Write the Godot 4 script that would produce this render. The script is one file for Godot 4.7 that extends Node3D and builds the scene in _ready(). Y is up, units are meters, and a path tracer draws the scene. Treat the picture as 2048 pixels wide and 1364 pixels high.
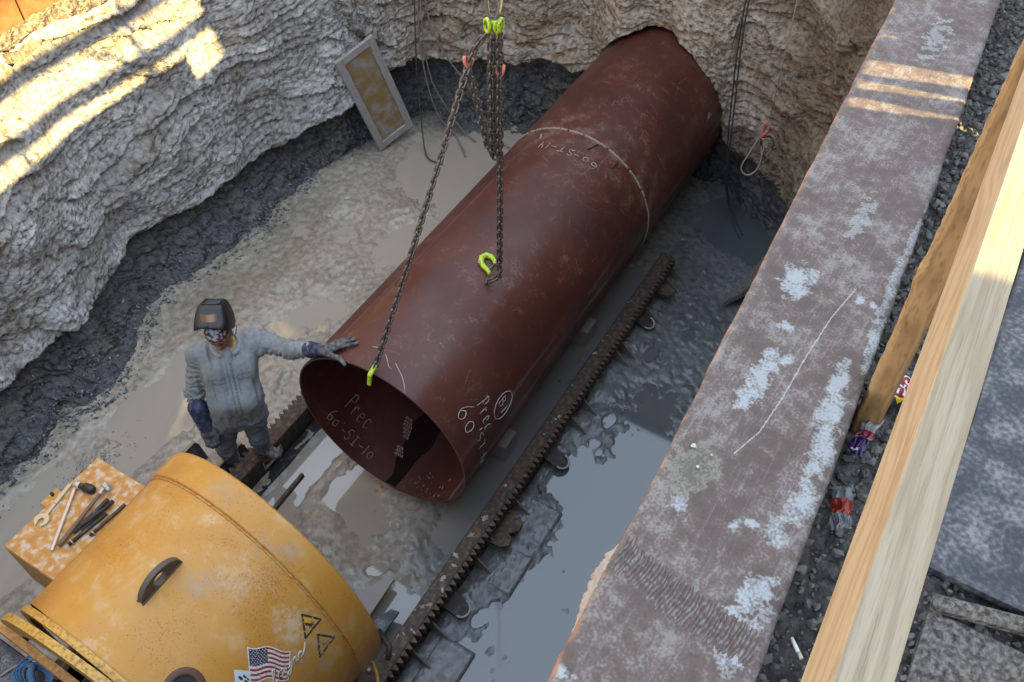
extends Node3D
# An excavated pit with a rusty steel casing, seen from the guard rail on its edge.
# x: across the pit, y: up, z: along the casing (its open end lies at z = 0). Metres.

var taken := {}
var rng := RandomNumberGenerator.new()
const PR := 0.762            # casing radius
const PC := 0.982            # height of the casing's axis
const DC := Vector3(0.009, 1.052, 0.0)   # axis of the machine's drum
const DR := 0.928

func _ready() -> void:
	rng.seed = 20240611
	# ---- camera
	var cam := Camera3D.new()
	cam.name = "camera"
	cam.fov = 41.5
	cam.near = 0.05
	cam.far = 200.0
	add_child(cam)
	cam.transform = Transform3D(Basis(Vector3(0.859288, 0.007966, -0.511430), Vector3(-0.396280, 0.642557, -0.655807), Vector3(0.323398, 0.766197, 0.555298)), Vector3(2.7767, 6.6435, 2.8079))
	cam.current = true
	# ---- sky
	var env := Environment.new()
	var sky := Sky.new()
	var sm := ProceduralSkyMaterial.new()
	sm.sky_top_color = Color(0.53, 0.575, 0.635)
	sm.sky_horizon_color = Color(0.93, 0.88, 0.81)
	sm.sky_curve = 0.18
	sm.ground_horizon_color = Color(0.42, 0.40, 0.37)
	sm.ground_bottom_color = Color(0.25, 0.23, 0.21)
	sm.sky_energy_multiplier = 1.0
	sky.sky_material = sm
	env.background_mode = Environment.BG_SKY
	env.sky = sky
	env.tonemap_mode = Environment.TONE_MAPPER_LINEAR
	env.tonemap_exposure = 6.8
	env.sdfgi_enabled = true
	env.ssao_enabled = true
	env.ssil_enabled = true
	var we := WorldEnvironment.new()
	we.name = "world"
	we.environment = env
	add_child(we)
	# ---- sun: low, from the right and a little from beyond
	var sun := DirectionalLight3D.new()
	sun.name = "sun"
	sun.light_energy = 1.1
	sun.light_color = Color(1.0, 0.87, 0.58)
	sun.light_angular_distance = 0.5
	sun.shadow_enabled = true
	add_child(sun)
	var el := deg_to_rad(26.7)
	var az := deg_to_rad(15.0)
	var sd := Vector3(-cos(az) * cos(el), -sin(el), sin(az) * cos(el))
	sun.look_at_from_position(Vector3(8, 10, -4), Vector3(8, 10, -4) + sd, Vector3.UP)
	make_materials()
	build_setting()
	build_pipe()
	build_machine()
	build_track()
	build_beam()
	build_railing()
	build_sling()
	build_person()
	build_small_things()

# ------------------------------------------------------------------ naming
func numbered(called: String) -> String:
	if not taken.has(called):
		taken[called] = 0
		return called
	taken[called] += 1
	return "%s_%03d" % [called, taken[called]]

func tag(o: Node, label: String, category: String, group := "") -> Node:
	o.set_meta("label", label)
	o.set_meta("category", category)
	if group != "":
		o.set_meta("group", group)
	return o

func thing(called: String, label: String, category: String, at := Vector3.ZERO, group := "") -> Node3D:
	var o := Node3D.new()
	o.name = numbered(called)
	add_child(o)
	o.position = at
	tag(o, label, category, group)
	return o

func put(parent: Node, called: String, mesh: Mesh, m: Material) -> MeshInstance3D:
	var o := MeshInstance3D.new()
	o.name = numbered(called) if parent == self else called
	o.mesh = mesh
	if m:
		o.material_override = m
	parent.add_child(o, true)
	return o

func struct(called: String, mesh: Mesh, m: Material) -> MeshInstance3D:
	var o := put(self, called, mesh, m)
	o.set_meta("kind", "structure")
	return o

func stuff(parent: Node, called: String, mesh: Mesh, m: Material, xfs: Array, cols: Array) -> MultiMeshInstance3D:
	var mm := MultiMesh.new()
	mm.transform_format = MultiMesh.TRANSFORM_3D
	mm.use_colors = true
	mm.mesh = mesh
	mm.instance_count = xfs.size()
	for i in xfs.size():
		mm.set_instance_transform(i, xfs[i])
		mm.set_instance_color(i, cols[i])
	var o := MultiMeshInstance3D.new()
	o.name = numbered(called) if parent == self else called
	o.multimesh = mm
	o.material_override = m
	parent.add_child(o, true)
	o.set_meta("kind", "stuff")
	return o

# ------------------------------------------------------------------ shapes
func ST(flat := false) -> SurfaceTool:
	var st := SurfaceTool.new()
	st.begin(Mesh.PRIMITIVE_TRIANGLES)
	st.set_smooth_group(-1 if flat else 0)
	return st

func done(st: SurfaceTool) -> ArrayMesh:
	st.generate_normals()
	return st.commit()

func tri(st: SurfaceTool, a: Vector3, b: Vector3, c: Vector3) -> void:
	st.add_vertex(a)
	st.add_vertex(b)
	st.add_vertex(c)

func quad(st: SurfaceTool, a: Vector3, b: Vector3, c: Vector3, d: Vector3) -> void:
	tri(st, a, b, c)
	tri(st, a, c, d)

func tri_out(st: SurfaceTool, a: Vector3, b: Vector3, c: Vector3, mid: Vector3) -> void:
	if (c - a).cross(b - a).dot((a + b + c) / 3.0 - mid) > 0.0:
		tri(st, a, b, c)
	else:
		tri(st, a, c, b)

func quad_out(st: SurfaceTool, a: Vector3, b: Vector3, c: Vector3, d: Vector3, mid: Vector3) -> void:
	tri_out(st, a, b, c, mid)
	tri_out(st, a, c, d, mid)

# chamfered box
func box(st: SurfaceTool, xf: Transform3D, size: Vector3, bev := 0.004) -> void:
	var h := size * 0.5
	var b := minf(bev, minf(h.x, minf(h.y, h.z)) * 0.45)
	var mid := xf.origin
	for s in [-1.0, 1.0]:
		quad_out(st, xf * Vector3(s * h.x, -h.y + b, -h.z + b), xf * Vector3(s * h.x, h.y - b, -h.z + b), xf * Vector3(s * h.x, h.y - b, h.z - b), xf * Vector3(s * h.x, -h.y + b, h.z - b), mid)
		quad_out(st, xf * Vector3(-h.x + b, s * h.y, -h.z + b), xf * Vector3(h.x - b, s * h.y, -h.z + b), xf * Vector3(h.x - b, s * h.y, h.z - b), xf * Vector3(-h.x + b, s * h.y, h.z - b), mid)
		quad_out(st, xf * Vector3(-h.x + b, -h.y + b, s * h.z), xf * Vector3(h.x - b, -h.y + b, s * h.z), xf * Vector3(h.x - b, h.y - b, s * h.z), xf * Vector3(-h.x + b, h.y - b, s * h.z), mid)
		for t in [-1.0, 1.0]:
			quad_out(st, xf * Vector3(s * h.x, t * (h.y - b), -h.z + b), xf * Vector3(s * (h.x - b), t * h.y, -h.z + b), xf * Vector3(s * (h.x - b), t * h.y, h.z - b), xf * Vector3(s * h.x, t * (h.y - b), h.z - b), mid)
			quad_out(st, xf * Vector3(s * h.x, -h.y + b, t * (h.z - b)), xf * Vector3(s * (h.x - b), -h.y + b, t * h.z), xf * Vector3(s * (h.x - b), h.y - b, t * h.z), xf * Vector3(s * h.x, h.y - b, t * (h.z - b)), mid)
			quad_out(st, xf * Vector3(-h.x + b, s * h.y, t * (h.z - b)), xf * Vector3(-h.x + b, s * (h.y - b), t * h.z), xf * Vector3(h.x - b, s * (h.y - b), t * h.z), xf * Vector3(h.x - b, s * h.y, t * (h.z - b)), mid)
			for u in [-1.0, 1.0]:
				tri_out(st, xf * Vector3(s * h.x, t * (h.y - b), u * (h.z - b)), xf * Vector3(s * (h.x - b), t * h.y, u * (h.z - b)), xf * Vector3(s * (h.x - b), t * (h.y - b), u * h.z), mid)

func box_at(st: SurfaceTool, lo: Vector3, hi: Vector3, bev := 0.004) -> void:
	box(st, Transform3D(Basis(), (lo + hi) * 0.5), hi - lo, bev)

func box_mesh(lo: Vector3, hi: Vector3, bev := 0.004) -> ArrayMesh:
	var st := ST(true)
	box_at(st, lo, hi, bev)
	return done(st)

# a bar from a to b: width across, height along up
func bar(st: SurfaceTool, a: Vector3, b: Vector3, w: float, h: float, up := Vector3.UP, bev := 0.003) -> void:
	box(st, Transform3D(frame_along(b - a, up), (a + b) * 0.5), Vector3(w, h, a.distance_to(b)), bev)

func frame_along(dir: Vector3, up := Vector3.UP) -> Basis:
	var z := dir.normalized()
	if absf(z.dot(up.normalized())) > 0.98:
		up = Vector3(1, 0, 0) if absf(z.x) < 0.9 else Vector3(0, 0, 1)
	var x := up.cross(z).normalized()
	return Basis(x, z.cross(x), z)

func tube(st: SurfaceTool, pts: Array, rad, sides := 8, closed := false, caps := true) -> void:
	var n := pts.size()
	var rings := []
	var prev := Vector3.ZERO
	for i in n:
		var d: Vector3
		if closed:
			d = (pts[(i + 1) % n] - pts[(i + n - 1) % n]).normalized()
		else:
			d = (pts[mini(i + 1, n - 1)] - pts[maxi(i - 1, 0)]).normalized()
		if i == 0:
			prev = frame_along(d).x
		prev = (prev - d * prev.dot(d)).normalized()
		var other := d.cross(prev)
		var r: float = rad[i] if rad is Array else rad
		var ring := []
		for k in sides:
			var a := TAU * k / sides
			ring.append(pts[i] + (prev * cos(a) + other * sin(a)) * r)
		rings.append(ring)
	var last := n if closed else n - 1
	for i in last:
		var A: Array = rings[i]
		var B: Array = rings[(i + 1) % n]
		var off := 0
		if closed and i == n - 1:
			var best := 1e9
			for o in sides:
				var dd: float = A[0].distance_to(B[o])
				if dd < best:
					best = dd
					off = o
		for k in sides:
			quad(st, A[k], B[(k + off) % sides], B[(k + 1 + off) % sides], A[(k + 1) % sides])
	if caps and not closed:
		for k in sides:
			tri(st, pts[0], rings[0][k], rings[0][(k + 1) % sides])
			tri(st, pts[n - 1], rings[n - 1][(k + 1) % sides], rings[n - 1][k])

func tube_mesh(pts: Array, rad, sides := 8, closed := false) -> ArrayMesh:
	var st := ST()
	tube(st, pts, rad, sides, closed)
	return done(st)

# a smooth curve through the points
func curve(pts: Array, step := 0.03) -> Array:
	var out := []
	var n := pts.size()
	for i in n - 1:
		var p0: Vector3 = pts[maxi(i - 1, 0)]
		var p1: Vector3 = pts[i]
		var p2: Vector3 = pts[i + 1]
		var p3: Vector3 = pts[mini(i + 2, n - 1)]
		var m := maxi(1, int(p1.distance_to(p2) / step))
		for k in m:
			var t := float(k) / m
			out.append(0.5 * (2.0 * p1 + (p2 - p0) * t + (2.0 * p0 - 5.0 * p1 + 4.0 * p2 - p3) * t * t + (3.0 * p1 - p0 - 3.0 * p2 + p3) * t * t * t))
	out.append(pts[n - 1])
	return out

# flat outline (x, y) pushed along z by depth
func prism(st: SurfaceTool, poly: PackedVector2Array, depth: float, xf := Transform3D()) -> void:
	var idx := Geometry2D.triangulate_polygon(poly)
	var h := depth * 0.5
	var clockwise := Geometry2D.is_polygon_clockwise(poly)
	for i in range(0, idx.size(), 3):
		var a := poly[idx[i]]
		var b := poly[idx[i + 1]]
		var c := poly[idx[i + 2]]
		if (b - a).cross(c - a) > 0.0:
			var t := b
			b = c
			c = t
		tri(st, xf * Vector3(a.x, a.y, h), xf * Vector3(b.x, b.y, h), xf * Vector3(c.x, c.y, h))
		tri(st, xf * Vector3(a.x, a.y, -h), xf * Vector3(c.x, c.y, -h), xf * Vector3(b.x, b.y, -h))
	var n := poly.size()
	for i in n:
		var a := poly[i]
		var b := poly[(i + 1) % n]
		if clockwise:
			quad(st, xf * Vector3(a.x, a.y, h), xf * Vector3(a.x, a.y, -h), xf * Vector3(b.x, b.y, -h), xf * Vector3(b.x, b.y, h))
		else:
			quad(st, xf * Vector3(a.x, a.y, h), xf * Vector3(b.x, b.y, h), xf * Vector3(b.x, b.y, -h), xf * Vector3(a.x, a.y, -h))

func prism_mesh(poly: Array, depth: float, xf := Transform3D()) -> ArrayMesh:
	var st := ST(true)
	prism(st, PackedVector2Array(poly), depth, xf)
	return done(st)

# a surface from a grid of points (rows x cols), with vertex colours
func grid_mesh(P: PackedVector3Array, cols: int, rows: int, C := PackedColorArray(), U := PackedVector2Array()) -> ArrayMesh:
	var idx := PackedInt32Array()
	idx.resize((cols - 1) * (rows - 1) * 6)
	var w := 0
	for r in rows - 1:
		for c in cols - 1:
			var a := r * cols + c
			idx[w] = a
			idx[w + 1] = a + 1
			idx[w + 2] = a + cols + 1
			idx[w + 3] = a
			idx[w + 4] = a + cols + 1
			idx[w + 5] = a + cols
			w += 6
	var arr := []
	arr.resize(Mesh.ARRAY_MAX)
	arr[Mesh.ARRAY_VERTEX] = P
	arr[Mesh.ARRAY_INDEX] = idx
	if C.size():
		arr[Mesh.ARRAY_COLOR] = C
	if U.size():
		arr[Mesh.ARRAY_TEX_UV] = U
	var st := SurfaceTool.new()
	st.create_from_arrays(arr)
	st.generate_normals()
	return st.commit()

# an uneven stone about one metre across
func stone_mesh(seed_: int, flatness := 1.0, rough := 0.35) -> ArrayMesh:
	var r := RandomNumberGenerator.new()
	r.seed = seed_
	var pts := PackedVector3Array()
	for i in 16:
		var v := Vector3(r.randf_range(-1, 1), r.randf_range(-1, 1), r.randf_range(-1, 1)).normalized() * (0.5 - rough * 0.5 * r.randf())
		v.y *= flatness
		pts.append(v)
	return hull_mesh(pts)

func hull_mesh(pts: PackedVector3Array) -> ArrayMesh:
	var st := ST(true)
	var mid := Vector3.ZERO
	for p in pts:
		mid += p / pts.size()
	var n := pts.size()
	for i in n:
		for j in range(i + 1, n):
			for k in range(j + 1, n):
				var nn := (pts[j] - pts[i]).cross(pts[k] - pts[i])
				var pos := false
				var neg := false
				for q in n:
					if q == i or q == j or q == k:
						continue
					var d := nn.dot(pts[q] - pts[i])
					if d > 0.0:
						pos = true
					else:
						neg = true
					if pos and neg:
						break
				if not (pos and neg):
					tri_out(st, pts[i], pts[j], pts[k], mid)
	return done(st)

func fnl(seed_: int, freq: float, octaves := 3) -> FastNoiseLite:
	var n := FastNoiseLite.new()
	n.seed = seed_
	n.frequency = freq
	n.noise_type = FastNoiseLite.TYPE_SIMPLEX_SMOOTH
	n.fractal_octaves = octaves
	return n

func sstep(a: float, b: float, x: float) -> float:
	return smoothstep(a, b, x)

# ------------------------------------------------------------------ materials
var M := {}

func lin(r: float, g: float, b: float) -> Color:
	return Color(r, g, b).linear_to_srgb()

func smat(c: Color, rough := 0.7, metal := 0.0) -> StandardMaterial3D:
	var m := StandardMaterial3D.new()
	m.albedo_color = c
	m.roughness = rough
	m.metallic = metal
	return m

func noise_img(seed_: int, freq: float, octaves: int, size: int, type := FastNoiseLite.TYPE_SIMPLEX_SMOOTH, ridged := false) -> Image:
	var n := FastNoiseLite.new()
	n.seed = seed_
	n.noise_type = type
	n.frequency = freq
	n.fractal_octaves = octaves
	if ridged:
		n.fractal_type = FastNoiseLite.FRACTAL_RIDGED
	var im := n.get_seamless_image(size, size)
	im.convert(Image.FORMAT_L8)
	return im

# grey noise mapped through colour stops (sRGB)
func ramp_tex(im: Image, stops: Array) -> ImageTexture:
	var g := Gradient.new()
	var offs := PackedFloat32Array()
	var cols := PackedColorArray()
	for s in stops:
		offs.append(s[0])
		cols.append(s[1])
	g.offsets = offs
	g.colors = cols
	var lut := PackedByteArray()
	for i in 256:
		var c := g.sample(i / 255.0)
		lut.append(c.r8)
		lut.append(c.g8)
		lut.append(c.b8)
	var d := im.get_data()
	var out := PackedByteArray()
	out.resize(d.size() * 3)
	for i in d.size():
		var k := d[i] * 3
		out[i * 3] = lut[k]
		out[i * 3 + 1] = lut[k + 1]
		out[i * 3 + 2] = lut[k + 2]
	return ImageTexture.create_from_image(Image.create_from_data(im.get_width(), im.get_height(), false, Image.FORMAT_RGB8, out))

func gray(v: float) -> Color:
	return Color(v, v, v)

func tri_mat(m: StandardMaterial3D, scale: float, in_world := true) -> StandardMaterial3D:
	m.uv1_triplanar = true
	m.uv1_world_triplanar = in_world
	m.uv1_scale = Vector3.ONE * scale
	return m

func relief(m: StandardMaterial3D, im: Image, cm: float) -> void:
	m.heightmap_enabled = true
	m.heightmap_texture = ImageTexture.create_from_image(im)
	m.heightmap_scale = cm

func vcol(m: StandardMaterial3D) -> StandardMaterial3D:
	m.vertex_color_use_as_albedo = true
	return m

func make_materials() -> void:
	# rock: colour per vertex, fine grain from noise
	var m := smat(Color.WHITE, 0.92)
	m.albedo_texture = ramp_tex(noise_img(11, 0.02, 6, 512), [[0.15, gray(0.50)], [0.4, gray(0.80)], [0.6, gray(0.93)], [0.8, gray(1.0)]])
	relief(m, noise_img(12, 0.025, 6, 512), 3.5)
	M.rock = vcol(tri_mat(m, 1.3))
	m = smat(Color.WHITE, 0.6)
	m.albedo_texture = ramp_tex(noise_img(13, 0.02, 5, 512), [[0.2, gray(0.55)], [0.5, gray(0.85)], [0.8, gray(1.0)]])
	relief(m, noise_img(14, 0.03, 4, 512), 1.5)
	M.shale = vcol(tri_mat(m, 1.6))
	M.chip = vcol(smat(Color.WHITE, 0.55))
	# wet mud
	m = smat(Color.WHITE, 1.0)
	m.albedo_texture = ramp_tex(noise_img(15, 0.02, 6, 512), [[0.2, gray(0.80)], [0.5, gray(0.92)], [0.75, gray(1.0)]])
	m.roughness_texture = ramp_tex(noise_img(16, 0.014, 5, 512), [[0.35, gray(0.13)], [0.65, gray(0.48)]])
	relief(m, noise_img(17, 0.02, 6, 512), 0.35)
	M.mud = vcol(tri_mat(m, 1.1))
	m = smat(Color.WHITE, 0.05)
	m.metallic_specular = 0.75
	M.water = vcol(m)
	M.mud_lump = tri_mat(smat(lin(0.16, 0.145, 0.125), 0.6), 1.0)
	# soil and gravel
	m = smat(Color.WHITE, 0.95)
	m.albedo_texture = ramp_tex(noise_img(18, 0.03, 5, 512), [[0.2, gray(0.5)], [0.5, gray(0.85)], [0.8, gray(1.0)]])
	relief(m, noise_img(19, 0.05, 4, 512), 1.6)
	M.soil = vcol(tri_mat(m, 1.5))
	M.gravel = vcol(smat(Color.WHITE, 0.85))
	# steel
	M.pipe = pipe_material()
	M.pipe_in = M.pipe
	m = smat(lin(0.27, 0.20, 0.15), 0.7, 0.1)
	M.weld = m
	m = smat(lin(0.10, 0.052, 0.036), 0.7)
	M.pipe_edge = m
	M.chalk = smat(lin(0.46, 0.42, 0.40), 0.95)
	M.chalk_dim = smat(lin(0.34, 0.29, 0.27), 0.95)
	m = smat(Color.WHITE, 0.62, 0.2)
	m.albedo_texture = ramp_tex(noise_img(21, 0.016, 5, 512), [[0.2, lin(0.045, 0.034, 0.028)], [0.5, lin(0.072, 0.050, 0.037)], [0.7, lin(0.115, 0.068, 0.040)], [0.9, lin(0.17, 0.125, 0.09)]])
	relief(m, noise_img(22, 0.03, 4, 512), 0.4)
	M.rail = tri_mat(m, 2.0)
	m = smat(Color.WHITE, 0.55, 0.2)
	m.albedo_texture = ramp_tex(noise_img(23, 0.016, 5, 512), [[0.3, lin(0.026, 0.023, 0.022)], [0.62, lin(0.045, 0.036, 0.031)], [0.85, lin(0.11, 0.092, 0.078)]])
	M.dark_steel = tri_mat(m, 1.6)
	m = smat(Color.WHITE, 0.5, 0.2)
	var sp := noise_img(24, 0.07, 5, 512)
	var lo := noise_img(240, 0.008, 4, 512)
	var sd := sp.get_data()
	var ld := lo.get_data()
	for i in sd.size():
		sd[i] = clampi(int(sd[i] * 0.55 + ld[i] * 0.55 - 12.0), 0, 255)
	m.albedo_texture = ramp_tex(Image.create_from_data(512, 512, false, Image.FORMAT_L8, sd), [[0.32, lin(0.034, 0.036, 0.044)], [0.50, lin(0.062, 0.065, 0.074)], [0.62, lin(0.11, 0.11, 0.112)], [0.80, lin(0.20, 0.195, 0.185)]])
	M.speckled = tri_mat(m, 1.5)
	m = smat(Color.WHITE, 0.55, 0.55)
	m.albedo_texture = ramp_tex(noise_img(25, 0.06, 3, 256), [[0.3, lin(0.10, 0.08, 0.065)], [0.7, lin(0.22, 0.18, 0.15)]])
	M.chain = tri_mat(m, 4.0, false)
	M.master = smat(lin(0.20, 0.195, 0.18), 0.5, 0.5)
	m = smat(Color.WHITE, 0.5)
	m.albedo_texture = ramp_tex(noise_img(26, 0.03, 5, 256), [[0.2, lin(0.10, 0.11, 0.05)], [0.36, lin(0.42, 0.58, 0.03)], [0.7, lin(0.52, 0.72, 0.03)], [0.85, lin(0.40, 0.45, 0.25)]])
	M.lime = tri_mat(m, 6.0)
	M.pink = smat(lin(0.72, 0.20, 0.13), 0.5)
	M.steel = smat(lin(0.42, 0.40, 0.36), 0.4, 0.6)
	# yellow paint of the machine
	M.drum = drum_material()
	m = smat(Color.WHITE, 0.5)
	m.albedo_texture = ramp_tex(noise_img(27, 0.02, 5, 512), [[0.12, lin(0.30, 0.14, 0.03)], [0.3, lin(0.46, 0.205, 0.038)], [0.62, lin(0.51, 0.25, 0.055)], [0.9, lin(0.52, 0.36, 0.17)]])
	M.yellow = tri_mat(m, 2.0)
	m = smat(Color.WHITE, 0.6)
	m.albedo_texture = ramp_tex(noise_img(28, 0.016, 6, 512), [[0.25, lin(0.40, 0.18, 0.04)], [0.52, lin(0.48, 0.24, 0.06)], [0.66, lin(0.50, 0.33, 0.18)], [0.80, lin(0.48, 0.40, 0.33)]])
	M.lid = tri_mat(m, 1.6)
	m = smat(Color.WHITE, 0.5)
	m.albedo_texture = ramp_tex(noise_img(29, 0.02, 6, 512), [[0.2, lin(0.22, 0.11, 0.03)], [0.42, lin(0.50, 0.27, 0.035)], [0.65, lin(0.56, 0.32, 0.05)], [0.85, lin(0.46, 0.36, 0.22)]])
	M.bright_yellow = tri_mat(m, 3.0)
	M.lug = tri_mat(smat(lin(0.11, 0.085, 0.065), 0.7, 0.2), 1.0)
	M.port = smat(lin(0.10, 0.05, 0.035), 0.75)
	M.black = smat(lin(0.012, 0.012, 0.013), 0.5)
	M.white = smat(lin(0.72, 0.72, 0.70), 0.6)
	# timber
	M.lumber = wood_material(31, lin(0.31, 0.205, 0.105), lin(0.43, 0.31, 0.175), lin(0.21, 0.13, 0.065), 0.75)
	M.lumber_top = wood_material(32, lin(0.25, 0.205, 0.135), lin(0.33, 0.28, 0.195), lin(0.16, 0.12, 0.075), 0.8)
	M.stake = wood_material(33, lin(0.25, 0.145, 0.060), lin(0.36, 0.22, 0.09), lin(0.10, 0.05, 0.02), 0.8)
	M.old_wood = wood_material(34, lin(0.30, 0.28, 0.26), lin(0.40, 0.37, 0.34), lin(0.19, 0.17, 0.155), 0.9)
	m = smat(Color.WHITE, 0.9)
	m.albedo_texture = ramp_tex(noise_img(35, 0.008, 5, 512), [[0.3, lin(0.30, 0.28, 0.26)], [0.48, lin(0.27, 0.21, 0.14)], [0.62, lin(0.25, 0.155, 0.06)]])
	M.panel = tri_mat(m, 1.0)
	M.hickory = smat(lin(0.16, 0.10, 0.065), 0.7)
	m = smat(Color.WHITE, 0.75, 0.1)
	m.albedo_texture = ramp_tex(noise_img(36, 0.01, 5, 512), [[0.2, lin(0.10, 0.042, 0.014)], [0.5, lin(0.165, 0.075, 0.026)], [0.75, lin(0.20, 0.105, 0.045)]])
	M.orange = tri_mat(m, 0.7)
	M.cord = smat(lin(0.05, 0.045, 0.042), 0.7)
	M.cord_grey = smat(lin(0.19, 0.17, 0.15), 0.85)
	M.string = smat(lin(0.36, 0.30, 0.24), 0.9)
	M.pink_cord = smat(lin(0.62, 0.22, 0.17), 0.85)
	M.blue_rope = smat(lin(0.07, 0.16, 0.30), 0.8)
	M.clod = tri_mat(smat(lin(0.30, 0.24, 0.19), 0.95), 1.0)
	m = smat(lin(0.20, 0.18, 0.155), 0.9)
	m.albedo_texture = ramp_tex(noise_img(37, 0.05, 6, 512), [[0.2, gray(0.55)], [0.7, gray(1.0)]])
	relief(m, noise_img(38, 0.04, 6, 512), 1.5)
	M.concrete = tri_mat(m, 2.0)
	# clothes
	m = smat(Color.WHITE, 0.95)
	m.albedo_texture = ramp_tex(noise_img(41, 0.03, 5, 256), [[0.2, gray(0.90)], [0.7, gray(1.0)]])
	relief(m, noise_img(42, 0.05, 4, 256), 0.08)
	m.rim_enabled = true
	m.rim = 0.15
	M.cloth = vcol(tri_mat(m, 3.0, false))
	M.skin = vcol(smat(Color.WHITE, 0.55))
	m = smat(Color.WHITE, 0.85)
	m.albedo_texture = ramp_tex(noise_img(43, 0.025, 5, 256), [[0.3, gray(0.6)], [0.5, gray(0.9)], [0.75, Color(1.5, 1.5, 1.5)]])
	M.leather = vcol(tri_mat(m, 3.0, false))
	M.hood = smat(lin(0.014, 0.013, 0.013), 0.35)
	M.tank = smat(Color.WHITE, 0.7)

func wood_material(seed_: int, c0: Color, c1: Color, dark: Color, rough: float) -> StandardMaterial3D:
	# grain runs along the texture's y; uv: x across, y along (metres)
	var w := 128
	var h := 512
	var im := Image.create(w, h, false, Image.FORMAT_RGB8)
	var a := fnl(seed_, 0.05, 4)
	var b := fnl(seed_ + 7, 0.012, 3)
	var fine := fnl(seed_ + 9, 0.2, 2)
	for y in h:
		for x in w:
			# a cylinder in noise space keeps both edges seamless
			var ang := TAU * y / h
			var cy := 22.0 * cos(ang)
			var sy := 22.0 * sin(ang)
			var wob := b.get_noise_3d(x * 0.6, cy * 1.2, sy * 1.2)
			var ring := 0.5 + 0.5 * sin((x + wob * 60.0) * (TAU * 4.0 / 128.0) + a.get_noise_2d(x * 0.7, 5.0) * 3.0)
			var g := 0.5 + 0.6 * a.get_noise_3d(x * 3.2, cy * 0.25, sy * 0.25)
			var f := fine.get_noise_3d(x * 3.0, cy * 0.8, sy * 0.8)
			var c := c0.lerp(c1, clampf(ring * 0.35 + g * 0.6, 0.0, 1.0))
			c = c.lerp(dark, clampf(pow(1.0 - ring, 4.0) * 0.30 + maxf(0.0, f - 0.18) * 1.0, 0.0, 0.7))
			im.set_pixel(x, y, c)
	# splits and small knots
	var r := RandomNumberGenerator.new()
	r.seed = seed_
	for k in 9:
		var x := r.randi_range(2, w - 4)
		var y := r.randi_range(4, h - 60)
		for q in r.randi_range(8, 44):
			im.set_pixel(clampi(x + int(sin(q * 0.2) * 1.2), 0, w - 1), y + q, im.get_pixel(x, y + q).lerp(dark, 0.85))
	var m := smat(Color.WHITE, rough)
	m.albedo_texture = ImageTexture.create_from_image(im)
	return m

# a plank along z with grain uv: from lo to hi, own axes
func plank_mesh(size: Vector3, off := 0.0, bev := 0.003, uscale := 8.0, vscale := 1.2) -> ArrayMesh:
	var st := ST(true)
	var h := size * 0.5
	var b := bev
	# outline in x, y
	var o := [Vector2(-h.x + b, -h.y), Vector2(h.x - b, -h.y), Vector2(h.x, -h.y + b), Vector2(h.x, h.y - b), Vector2(h.x - b, h.y), Vector2(-h.x + b, h.y), Vector2(-h.x, h.y - b), Vector2(-h.x, -h.y + b)]
	var run := off
	var seg := maxi(2, int(size.z / 0.25))
	for i in 8:
		var p: Vector2 = o[i]
		var q: Vector2 = o[(i + 1) % 8]
		var l := p.distance_to(q)
		for s in seg:
			var z0 := lerpf(-h.z, h.z, float(s) / seg)
			var z1 := lerpf(-h.z, h.z, float(s + 1) / seg)
			var v := [Vector3(p.x, p.y, z0), Vector3(q.x, q.y, z0), Vector3(q.x, q.y, z1), Vector3(p.x, p.y, z1)]
			var t := [Vector2(run * uscale, z0 * vscale), Vector2((run + l) * uscale, z0 * vscale), Vector2((run + l) * uscale, z1 * vscale), Vector2(run * uscale, z1 * vscale)]
			for k in [0, 1, 2, 0, 2, 3]:
				st.set_uv(t[k])
				st.add_vertex(v[k])
		run += l
	for s in [-1.0, 1.0]:
		for i in 8:
			var p: Vector2 = o[i]
			var q: Vector2 = o[(i + 1) % 8]
			for v in [Vector2.ZERO, p, q] if s < 0 else [Vector2.ZERO, q, p]:
				st.set_uv(Vector2(v.x * uscale * 2.0, v.y * 2.0))
				st.add_vertex(Vector3(v.x, v.y, s * h.z))
	return done(st)

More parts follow.
